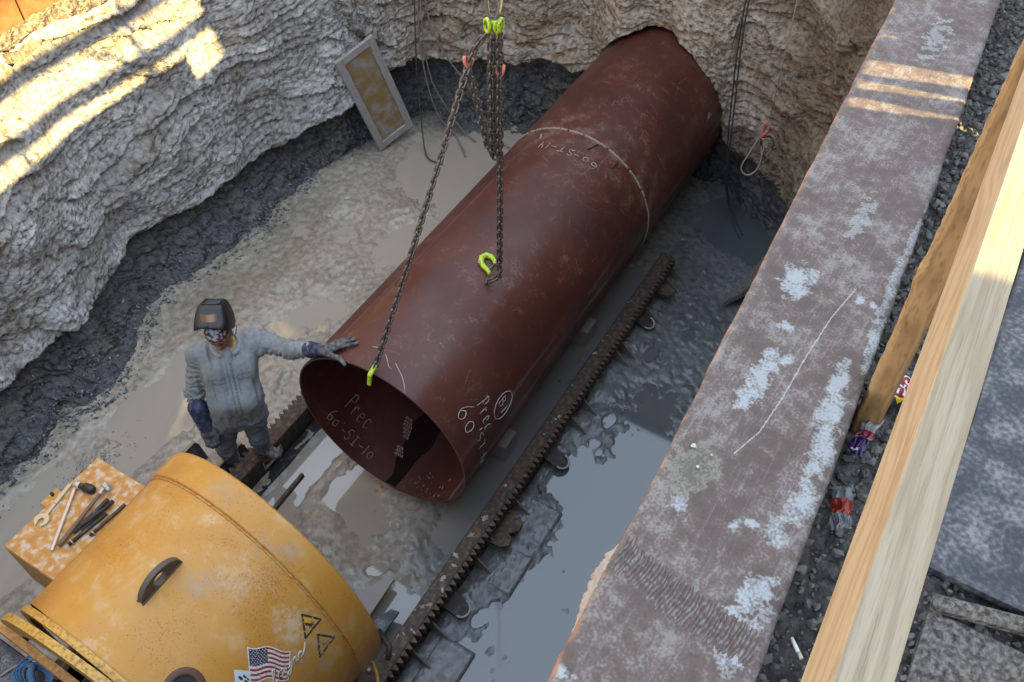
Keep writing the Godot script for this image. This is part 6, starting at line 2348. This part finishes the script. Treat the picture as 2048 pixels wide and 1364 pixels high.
# ------------------------------------------------------------------ smaller things
func build_small_things() -> void:
	# framed panel leaning in the back corner
	var c1 := Vector3(-2.80, 0.05, -3.66)
	var wv := Vector3(0.16, 0.14, -0.44)
	var hv := Vector3(-0.12, 1.32, 0.31)
	hv = (hv - wv * hv.dot(wv) / wv.length_squared())
	var W := wv.length() * 1.03
	var Hh := hv.length()
	var bs := Basis(wv.normalized(), hv.normalized(), wv.normalized().cross(hv.normalized()))
	var t := thing("framed_panel", "weathered wooden framed panel leaning against the rock in the corner", "panel", c1)
	t.transform = Transform3D(bs, c1)
	var fw_ := 0.085
	var parts := [[Vector3(fw_ * 0.5, Hh * 0.5, 0), Vector3(fw_, 0.045, Hh), "stile"], [Vector3(W - fw_ * 0.5, Hh * 0.5, 0), Vector3(fw_, 0.045, Hh), "stile"]]
	for p in parts:
		var o := put(t, p[2], plank_mesh(p[1], p[0].x, 0.004), M.old_wood)
		o.transform = Transform3D(Basis(Vector3(1, 0, 0), Vector3(0, 0, 1), Vector3(0, -1, 0)), p[0])
	for y in [fw_ * 0.5, Hh - fw_ * 0.5]:
		var o := put(t, "rail_piece", plank_mesh(Vector3(fw_, 0.041, W - 2.0 * fw_), y, 0.004), M.old_wood)
		o.transform = Transform3D(Basis(Vector3(0, 1, 0), Vector3(0, 0, 1), Vector3(1, 0, 0)), Vector3(W * 0.5, y, 0))
	put(t, "panel_board", box_mesh(Vector3(fw_ - 0.01, fw_ - 0.01, -0.014), Vector3(W - fw_ + 0.01, Hh - fw_ + 0.01, -0.002), 0.002), M.panel)
	# cables from above, back left
	var cables := [[[Vector3(-2.66, 3.2, -4.62), Vector3(-2.62, 2.0, -4.36), Vector3(-2.58, 1.0, -4.21), Vector3(-2.56, 0.5, -4.18), Vector3(-2.39, 0.08, -3.976), Vector3(-2.236, 0.03, -3.845), Vector3(-2.06, 0.02, -3.86)], "dark cable whose end bends onto the mud, first in the back corner"],
		[[Vector3(-2.64, 3.2, -4.64), Vector3(-2.60, 2.0, -4.38), Vector3(-2.56, 1.2, -4.28), Vector3(-2.50, 0.6, -4.30), Vector3(-2.42, 0.22, -4.36), Vector3(-2.28, 0.05, -4.40), Vector3(-2.10, 0.03, -4.28), Vector3(-1.9, 0.03, -4.1)], "grey cable hanging in the back corner and trailing behind the chain"],
		[[Vector3(-2.62, 3.2, -4.66), Vector3(-2.58, 2.0, -4.40), Vector3(-2.54, 1.25, -4.32), Vector3(-2.50, 0.7, -4.36), Vector3(-2.36, 0.3, -4.45), Vector3(-2.15, 0.06, -4.45), Vector3(-1.95, 0.03, -4.40)], "second grey cable of the back corner, running to the wet mud"],
		[[Vector3(-2.60, 3.2, -4.68), Vector3(-2.56, 2.0, -4.44), Vector3(-2.50, 1.4, -4.40), Vector3(-2.30, 0.98, -4.44), Vector3(-2.12, 0.72, -4.50), Vector3(-1.95, 0.35, -4.55), Vector3(-1.75, 0.06, -4.55), Vector3(-1.55, 0.03, -4.50)], "pale cable slanting from the back corner toward the pipe"]]
	for c in cables:
		var o := put(self, "cable", tube_mesh(curve(c[0], 0.03), 0.0085, 7), M.cord if c[1].begins_with("dark") else M.cord_grey)
		tag(o, c[1], "cable", "cables hanging in the back corner")
	# dark ropes down the right part of the back wall
	for q in [[0.0, "dark rope hanging to the water right of the pipe, left of the pair"], [0.035, "dark rope hanging to the water right of the pipe, right of the pair"]]:
		var d := q[0] as float
		var o := put(self, "rope", tube_mesh(curve([Vector3(0.78 + d, 4.2, -4.62 + d), Vector3(0.80 + d, 2.44, -4.60 + d * 0.6), Vector3(0.87 + d, 1.5, -4.62), Vector3(0.94 + d * 0.6, 0.83, -4.66), Vector3(0.99, 0.5, -4.70 + d), Vector3(1.07, 0.2, -4.74 + d), Vector3(1.2, 0.015, -4.70 + d * 2.0), Vector3(1.33, 0.01, -4.55 + d * 2.0)], 0.03), 0.0085, 7), M.cord)
		tag(o, q[1], "rope", "ropes on the back wall")
	# string with a pink bundle and a hanging loop
	t = thing("string_line", "thin string ending in a pink cord bundle with a hanging wire loop", "string", Vector3(1.30, 1.45, -4.42))
	var T := Transform3D(Basis(), -t.position)
	put(t, "string", tube_mesh([T * Vector3(1.22, 4.0, -4.50), T * Vector3(1.27, 2.66, -4.44), T * Vector3(1.315, 1.55, -4.42)], 0.0045, 6), M.string)
	var loop := []
	for p in [Vector3(1.285, 1.43, -4.42), Vector3(1.21, 1.15, -4.41), Vector3(1.17, 0.97, -4.40), Vector3(1.21, 0.90, -4.40), Vector3(1.28, 0.92, -4.40), Vector3(1.33, 1.03, -4.41), Vector3(1.33, 1.20, -4.42), Vector3(1.325, 1.30, -4.42)]:
		loop.append(T * p)
	put(t, "wire_loop", tube_mesh(curve(loop, 0.02), 0.0075, 7), M.string)
	var rr := RandomNumberGenerator.new()
	rr.seed = 821
	for k in 4:
		var pts := []
		var ph := rr.randf() * TAU
		for m in 16:
			var a := TAU * m / 15.0 + ph
			pts.append(T * (Vector3(1.295, 1.46, -4.41) + Vector3(cos(a) * 0.030 + 0.012 * sin(2.0 * a + k), sin(a) * (0.055 + 0.015 * k), sin(a * 1.5 + k) * 0.018)))
		put(t, "pink_cord", tube_mesh(pts, 0.0055, 6), M.pink_cord)
	for k in 3:
		var pts := []
		for m in 14:
			var a := TAU * m / 13.0 + k * 1.4
			pts.append(T * (Vector3(1.345, 1.27, -4.43) + Vector3(cos(a) * 0.055 + 0.02 * sin(a * 2.0), sin(a) * (0.10 + 0.02 * k), 0.015 * sin(a * 3.0 + k))))
		put(t, "dark_cord", tube_mesh(pts, 0.007, 6), M.cord if k < 2 else M.string)
	# pale stones in the mud
	for s in [[-2.578, -2.776, 0.085, "pale stone lying in the mud between wall and pipe, the upper one"], [-2.605, -2.466, 0.07, "rounded pale stone on olive mud below the upper one"], [-2.96, -3.35, 0.05, "small pale stone below the leaning framed panel"]]:
		var o := put(self, "stone", stone_mesh(830 + int(s[2] * 1000), 0.7, 0.35), smat(lin(0.46, 0.44, 0.40), 0.9))
		o.position = Vector3(s[0], floor_h(s[0], s[1]) + s[2] * 0.22, s[1])
		o.scale = Vector3.ONE * s[2]
		o.rotation.y = s[0] * 7.0
		tag(o, s[3], "stone", "pale stones on the pit floor")
	# steel plates trodden into the mud right of the rail
	for p in [[0.98, -0.62, 1.30, -0.22, "mud-coated steel plate beside the right rail, the farther one"], [0.98, -0.14, 1.295, 0.25, "mud-coated steel plate beside the right rail, the middle one"], [1.0, 0.74, 1.31, 1.35, "mud-coated steel plate beside the right rail, the nearest one"]]:
		var P := PackedVector3Array()
		var C := PackedColorArray()
		var n := 22
		for j in n:
			for i in n:
				var x := lerpf(p[0], p[2], i / (n - 1.0))
				var z := lerpf(p[1], p[3], j / (n - 1.0))
				var y := 0.034 + f_fine.get_noise_2d(x, z) * 0.007 + f_rid.get_noise_2d(x * 1.5, z * 1.5) * 0.006
				if i == 0 or j == 0 or i == n - 1 or j == n - 1:
					y = -0.01
				P.append(Vector3(x, y, z))
				C.append(Color(0.13, 0.13, 0.128).lerp(Color(0.22, 0.22, 0.22), clampf(0.4 + f_fine.get_noise_2d(x * 0.6, z * 0.6), 0.0, 1.0)))
		var o := put(self, "floor_plate", grid_mesh(P, n, n, C), M.mud)
		tag(o, p[4], "plate", "plates in the mud")
	# bar and boards in front of the machine
	var st := ST(true)
	bar(st, Vector3(-0.655, 0.26, 0.30), Vector3(-0.64, 0.24, 1.30), 0.030, 0.05)
	tag(put(self, "steel_bar", done(st), M.rail), "short brown steel bar poking out from under the yellow drum", "bar")
	st = ST(true)
	prism(st, PackedVector2Array([Vector2(0.30, 0.86), Vector2(0.43, 0.62), Vector2(0.476, 0.622), Vector2(0.50, 1.25), Vector2(0.30, 1.25)]), 0.03, Transform3D(Basis(Vector3(1, 0, 0), Vector3(0, 0, 1), Vector3(0, -1, 0)), Vector3(0, 0.12, 0)))
	tag(put(self, "board", done(st), M.old_wood), "pale pointed board in front of the drum's right side", "board")
	st = ST(true)
	prism(st, PackedVector2Array([Vector2(0.545, 0.95), Vector2(0.60, 0.83), Vector2(0.661, 0.815), Vector2(0.665, 1.30), Vector2(0.545, 1.30)]), 0.03, Transform3D(Basis(Vector3(1, 0, 0), Vector3(0, 0, 1), Vector3(0, -1, 0)), Vector3(0, 0.12, 0)))
	tag(put(self, "steel_plate", done(st), M.speckled), "dark plate with white stains beside the drum's lower right", "plate")
	st = ST(true)
	bar(st, Vector3(0.99, 0.035, -0.73), Vector3(1.05, 0.035, -0.68), 0.02, 0.012)
	tag(put(self, "steel_chip", done(st), M.dark_steel), "small dark sliver of steel on wet mud by the toothed rail", "chip")
	# grey slab leaning at the foot of the right wall
	st = ST(true)
	prism(st, PackedVector2Array([Vector2(0, 0), Vector2(0.09, -0.02), Vector2(1.12, 0.16), Vector2(1.15, 0.34), Vector2(0.6, 0.30), Vector2(0.15, 0.13)]), 0.05, Transform3D(Basis(Vector3(0.10, 0.12, -1).normalized(), Vector3(0.85, 0.5, 0.14).normalized(), Vector3(-0.5, 0.85, 0.05).normalized()), Vector3(1.545, 0.06, -3.45)))
	tag(put(self, "stone_slab", done(st), M.concrete), "grey slab lying in the mud below the steel beam", "slab")
	build_tools()
	build_litter()
	# steel shoring above the ledge on the left
	t = thing("shoring_wall", "sunlit orange steel shoring plate standing above the left rock wall", "shoring", Vector3(-4.07, 2.62, 0.0))
	for k in 8:
		var z := -4.6 + k * 1.22
		var o := put(t, "sheet", box_mesh(Vector3(-0.03, 0.0, z), Vector3(0.03, 2.55, z + 1.21), 0.006), M.orange)
	put(t, "waler", box_mesh(Vector3(0.03, 1.55, -4.6), Vector3(0.2, 1.85, 5.1), 0.008), M.orange)
	# speckled steel plate and a slab of concrete at the photographer's feet
	var pl := put(self, "ground_plate", box_mesh(Vector3(3.10, 4.84, -0.2), Vector3(4.0, 4.872, 1.60), 0.006), M.speckled)
	tag(pl, "dark blue steel plate with white speckles right of the guard rail", "plate")
	st = ST(true)
	box(st, Transform3D(Basis(Vector3.UP, 0.25), Vector3(3.34, 4.865, 1.625)), Vector3(0.42, 0.03, 0.035), 0.008)
	tag(put(self, "plank_end", done(st), M.concrete), "grey stained strip of timber at the end of the speckled plate", "plank")
	var sl := put(self, "concrete_slab", box_mesh(Vector3(3.14, 4.80, 1.68), Vector3(4.0, 4.858, 3.0), 0.01), M.concrete)
	tag(sl, "rough grey concrete slab in the lower right corner", "slab")
	# blue rope on the machine's hood plate
	t = thing("rope_coil", "coil of thin blue rope tied on the machine's black plate", "rope", Vector3(-0.56, 1.272, 2.60))
	for k in 6:
		var pts := []
		for m in 22:
			var a := TAU * m / 21.0 + k * 0.6
			pts.append(Vector3(cos(a) * (0.075 + 0.012 * k) + 0.01 * sin(3.0 * a + k), 0.010 + 0.010 * k + 0.008 * sin(a * 2.0 + k), sin(a) * (0.05 + 0.008 * k)))
		put(t, "strand", tube_mesh(pts, 0.0065, 6), M.blue_rope)
	put(t, "knot", tube_mesh(curve([Vector3(-0.04, 0.06, -0.04), Vector3(0, 0.085, 0), Vector3(0.045, 0.06, 0.035)], 0.01), 0.022, 8), M.blue_rope)
	put(t, "loose_end", tube_mesh(curve([Vector3(-0.05, 0.04, -0.03), Vector3(-0.15, 0.012, 0.0), Vector3(-0.19, 0.008, 0.10)], 0.02), 0.006, 6), M.string)

# ------------------------------------------------------------------ tools on the side box
func build_tools() -> void:
	var y := 1.353
	# open-end wrench
	var t := thing("open_end_wrench", "pale open-end wrench lying on the yellow box", "wrench", Vector3(-1.30, y, 1.88))
	var a := Vector3(-1.30, y, 1.885)
	var b := Vector3(-1.352, y, 1.60)
	var d := (b - a).normalized()
	var fr := Basis(Vector3(-d.z, 0, d.x), d, Vector3(-d.z, 0, d.x).cross(d))
	var jaw := PackedVector2Array()
	for k in 25:
		var an := lerpf(-1.0, 4.15, k / 24.0)
		jaw.append(Vector2(cos(an), sin(an)) * 0.048)
	for p in [Vector2(-0.012, -0.050), Vector2(-0.020, -0.005), Vector2(-0.008, 0.014), Vector2(0.012, 0.012), Vector2(0.022, -0.008), Vector2(0.016, -0.034)]:
		jaw.append(p)
	var st := ST(true)
	prism(st, jaw, 0.014, Transform3D(fr, Vector3(0, 0.009, 0)))
	put(t, "jaw", done(st), smat(lin(0.52, 0.43, 0.27), 0.45, 0.3))
	st = ST(true)
	var L := a.distance_to(b)
	bar(st, d * 0.035 + Vector3(0, 0.009, 0), d * L * 0.45 + Vector3(0, 0.009, 0), 0.022, 0.010)
	bar(st, d * L * 0.45 + Vector3(0, 0.010, 0), d * L + Vector3(0, 0.010, 0), 0.027, 0.014)
	put(t, "handle", done(st), smat(lin(0.52, 0.43, 0.27), 0.45, 0.3))
	# ratchet with a dark socket
	t = thing("ratchet_wrench", "long pale ratchet handle with a dark socket on the yellow box", "wrench", Vector3(-1.30, y, 1.58))
	var e := Vector3(-1.07, y, 2.0) - t.position
	st = ST(true)
	bar(st, Vector3(0.0, 0.016, 0.02), e + Vector3(0, 0.012, 0), 0.020, 0.014)
	put(t, "handle", done(st), smat(lin(0.56, 0.50, 0.42), 0.4, 0.4))
	put(t, "head", tube_mesh([Vector3(-0.012, 0.022, 0.0), Vector3(0.028, 0.022, -0.004)], [0.027, 0.024], 14), smat(lin(0.56, 0.50, 0.42), 0.4, 0.4))
	put(t, "socket", tube_mesh([Vector3(0.026, 0.028, -0.004), Vector3(0.05, 0.030, -0.010), Vector3(0.062, 0.030, -0.012), Vector3(0.066, 0.03, -0.013), Vector3(0.115, 0.032, -0.020), Vector3(0.135, 0.032, -0.024)], [0.020, 0.022, 0.022, 0.032, 0.033, 0.026], 14), M.dark_steel)
	# hammer
	t = thing("hammer", "hammer with worn wooden handle and chalky steel head on the box", "hammer", Vector3(-1.11, y, 1.54))
	st = ST()
	var ha := Vector3(0.0, 0.032, 0.0)
	var hb := Vector3(-1.05, y + 0.024, 1.955) - t.position
	tube(st, [ha, ha.lerp(hb, 0.25), ha.lerp(hb, 0.6), ha.lerp(hb, 0.9), hb], [0.011, 0.013, 0.015, 0.017, 0.015], 10)
	put(t, "handle", done(st), M.hickory)
	st = ST(true)
	var hx := Vector3(0.85, 0, 0.22).normalized()
	bar(st, Vector3(-0.035, 0.034, -0.055) , Vector3(-0.035, 0.034, -0.055) + hx * 0.05, 0.042, 0.036, Vector3.UP, 0.008)
	bar(st, Vector3(-0.035, 0.034, -0.055) + hx * 0.03, Vector3(-0.035, 0.034, -0.055) + hx * 0.075, 0.030, 0.028, Vector3.UP, 0.008)
	put(t, "head", done(st), M.steel)
	st = ST(true)
	bar(st, Vector3(-0.01, 0.034, -0.045), ha + (hb - ha) * 0.04, 0.024, 0.026)
	put(t, "neck_piece", done(st), M.steel)
	# long bolts and rods
	var rods := [[Vector3(-1.01, y + 0.013, 1.915), Vector3(-0.975, y + 0.013, 1.63), 0.013, "dark rod with a flat head, nearest to the hammer's butt", true, M.dark_steel],
		[Vector3(-1.05, y + 0.013, 1.84), Vector3(-1.045, y + 0.013, 1.55), 0.014, "black steel rod lying beneath the hammer handle", false, M.dark_steel],
		[Vector3(-1.018, y + 0.012, 1.80), Vector3(-1.01, y + 0.012, 1.54), 0.013, "black rod in the middle of the tool pile", false, M.dark_steel],
		[Vector3(-1.03, y + 0.034, 1.78), Vector3(-0.99, y + 0.034, 1.56), 0.012, "short black rod resting on top of the other rods", false, M.dark_steel],
		[Vector3(-0.945, y + 0.012, 1.80), Vector3(-0.92, y + 0.012, 1.52), 0.012, "rusty brown bolt lying against the yellow drum", true, M.rail]]
	for q in rods:
		var c: Vector3 = q[0]
		var rt := thing("long_bolt", q[3], "bolt", c, "long bolts on the tool box")
		put(rt, "shank", tube_mesh([Vector3.ZERO, q[1] - c], q[2], 9), q[5])
		if q[4]:
			var dd: Vector3 = (q[1] - c).normalized()
			put(rt, "washer_head", tube_mesh([dd * 0.02 , dd * 0.027], 0.026, 12), M.steel)

# ------------------------------------------------------------------ litter on the gravel
func crumpled(w: float, h: float, seed_: int, bulge: float, m: Material) -> ArrayMesh:
	var n := fnl(seed_, 28.0, 3)
	n.fractal_type = FastNoiseLite.FRACTAL_RIDGED
	var P := PackedVector3Array()
	var U := PackedVector2Array()
	for j in 15:
		for i in 19:
			var u := i / 18.0
			var v := j / 14.0
			var x := (u - 0.5) * w
			var z := (v - 0.5) * h
			var y := bulge * sqrt(maxf(0.0, sin(PI * u) * sin(PI * v))) + n.get_noise_2d(x, z) * 0.012
			P.append(Vector3(x + n.get_noise_2d(z + 3.0, x) * 0.008, y, z + n.get_noise_2d(z, x + 5.0) * 0.008))
			U.append(Vector2(u, v))
	var g := grid_mesh(P, 19, 15, PackedColorArray(), U)
	return g

func build_litter() -> void:
	# black snack wrapper with a red oval and white letters "hoy!"
	var im := Image.create(192, 128, false, Image.FORMAT_RGB8)
	im.fill(lin(0.02, 0.02, 0.022))
	for y in 128:
		for x in 192:
			var q := Vector2((x - 92) / 66.0, (y - 56) / 36.0).length()
			if q < 1.0:
				im.set_pixel(x, y, lin(0.22, 0.012, 0.018))
			elif q < 1.12:
				im.set_pixel(x, y, lin(0.6, 0.6, 0.58))
	im.fill_rect(Rect2i(66, 92, 70, 22), lin(0.62, 0.42, 0.02))
	var wh := lin(0.7, 0.7, 0.68)
	draw_poly(im, [Vector2(44, 36), Vector2(44, 74)], 3.5, wh)
	draw_poly(im, [Vector2(44, 58), Vector2(52, 52), Vector2(58, 58), Vector2(58, 74)], 3.5, wh)
	draw_poly(im, [Vector2(74, 52), Vector2(68, 62), Vector2(74, 73), Vector2(84, 70), Vector2(86, 58), Vector2(74, 52)], 3.5, wh)
	draw_poly(im, [Vector2(96, 54), Vector2(102, 70), Vector2(112, 54)], 3.5, wh)
	draw_poly(im, [Vector2(104, 68), Vector2(98, 86)], 3.5, wh)
	draw_poly(im, [Vector2(126, 40), Vector2(124, 62)], 3.5, wh)
	draw_poly(im, [Vector2(123, 73), Vector2(123, 74)], 3.5, wh)
	var o := put(self, "snack_wrapper", crumpled(0.115, 0.085, 841, 0.022, null), image_mat(im, 0.3))
	o.transform = Transform3D(Basis.from_euler(Vector3(0.35, 0.75, 0.1)), Vector3(2.922, 4.865, 1.165))
	tag(o, "crumpled black snack wrapper with red oval and white letters on gravel", "wrapper", "litter on the gravel")
	# clear and purple sachet
	im = Image.create(96, 128, false, Image.FORMAT_RGB8)
	im.fill(lin(0.22, 0.22, 0.22))
	for k in 9:
		im.fill_rect(Rect2i(8 + k * 10, 4, 5, 44), lin(0.34, 0.34, 0.34))
	im.fill_rect(Rect2i(0, 52, 96, 24), lin(0.16, 0.015, 0.035))
	im.fill_rect(Rect2i(0, 78, 96, 50), lin(0.035, 0.016, 0.075))
	im.fill_rect(Rect2i(20, 112, 50, 8), lin(0.6, 0.6, 0.6))
	o = put(self, "sachet", crumpled(0.042, 0.115, 842, 0.010, null), image_mat(im, 0.25))
	o.transform = Transform3D(Basis.from_euler(Vector3(0.1, -0.12, 0.5)), Vector3(2.895, 4.872, 1.345))
	tag(o, "white and purple plastic sachet on the gravel against the beam", "wrapper", "litter on the gravel")
	# red and silver foil
	im = Image.create(64, 96, false, Image.FORMAT_RGB8)
	im.fill(lin(0.14, 0.15, 0.16))
	im.fill_rect(Rect2i(0, 30, 64, 34), lin(0.20, 0.022, 0.012))
	for k in 8:
		im.fill_rect(Rect2i(6 + k * 7, 66, 3, 26), lin(0.05, 0.05, 0.06))
	o = put(self, "foil_wrapper", crumpled(0.045, 0.10, 843, 0.012, null), image_mat(im, 0.2))
	o.transform = Transform3D(Basis.from_euler(Vector3(0.25, 0.35, 0.3)), Vector3(2.905, 4.866, 1.555))
	tag(o, "red and silver torn foil wrapper beside the beam's edge", "wrapper", "litter on the gravel")
	# cigarette end
	var t := thing("cigarette_butt", "white cigarette end lying on dark gravel near the bottom edge", "cigarette", Vector3(2.925, 4.850, 1.905))
	put(t, "paper", tube_mesh([Vector3(-0.012, 0, -0.012), Vector3(0.010, 0.002, 0.010)], 0.0042, 10), M.white)
	put(t, "filter", tube_mesh([Vector3(0.010, 0.002, 0.010), Vector3(0.020, 0.003, 0.020)], 0.0043, 10), smat(lin(0.55, 0.48, 0.38), 0.9))
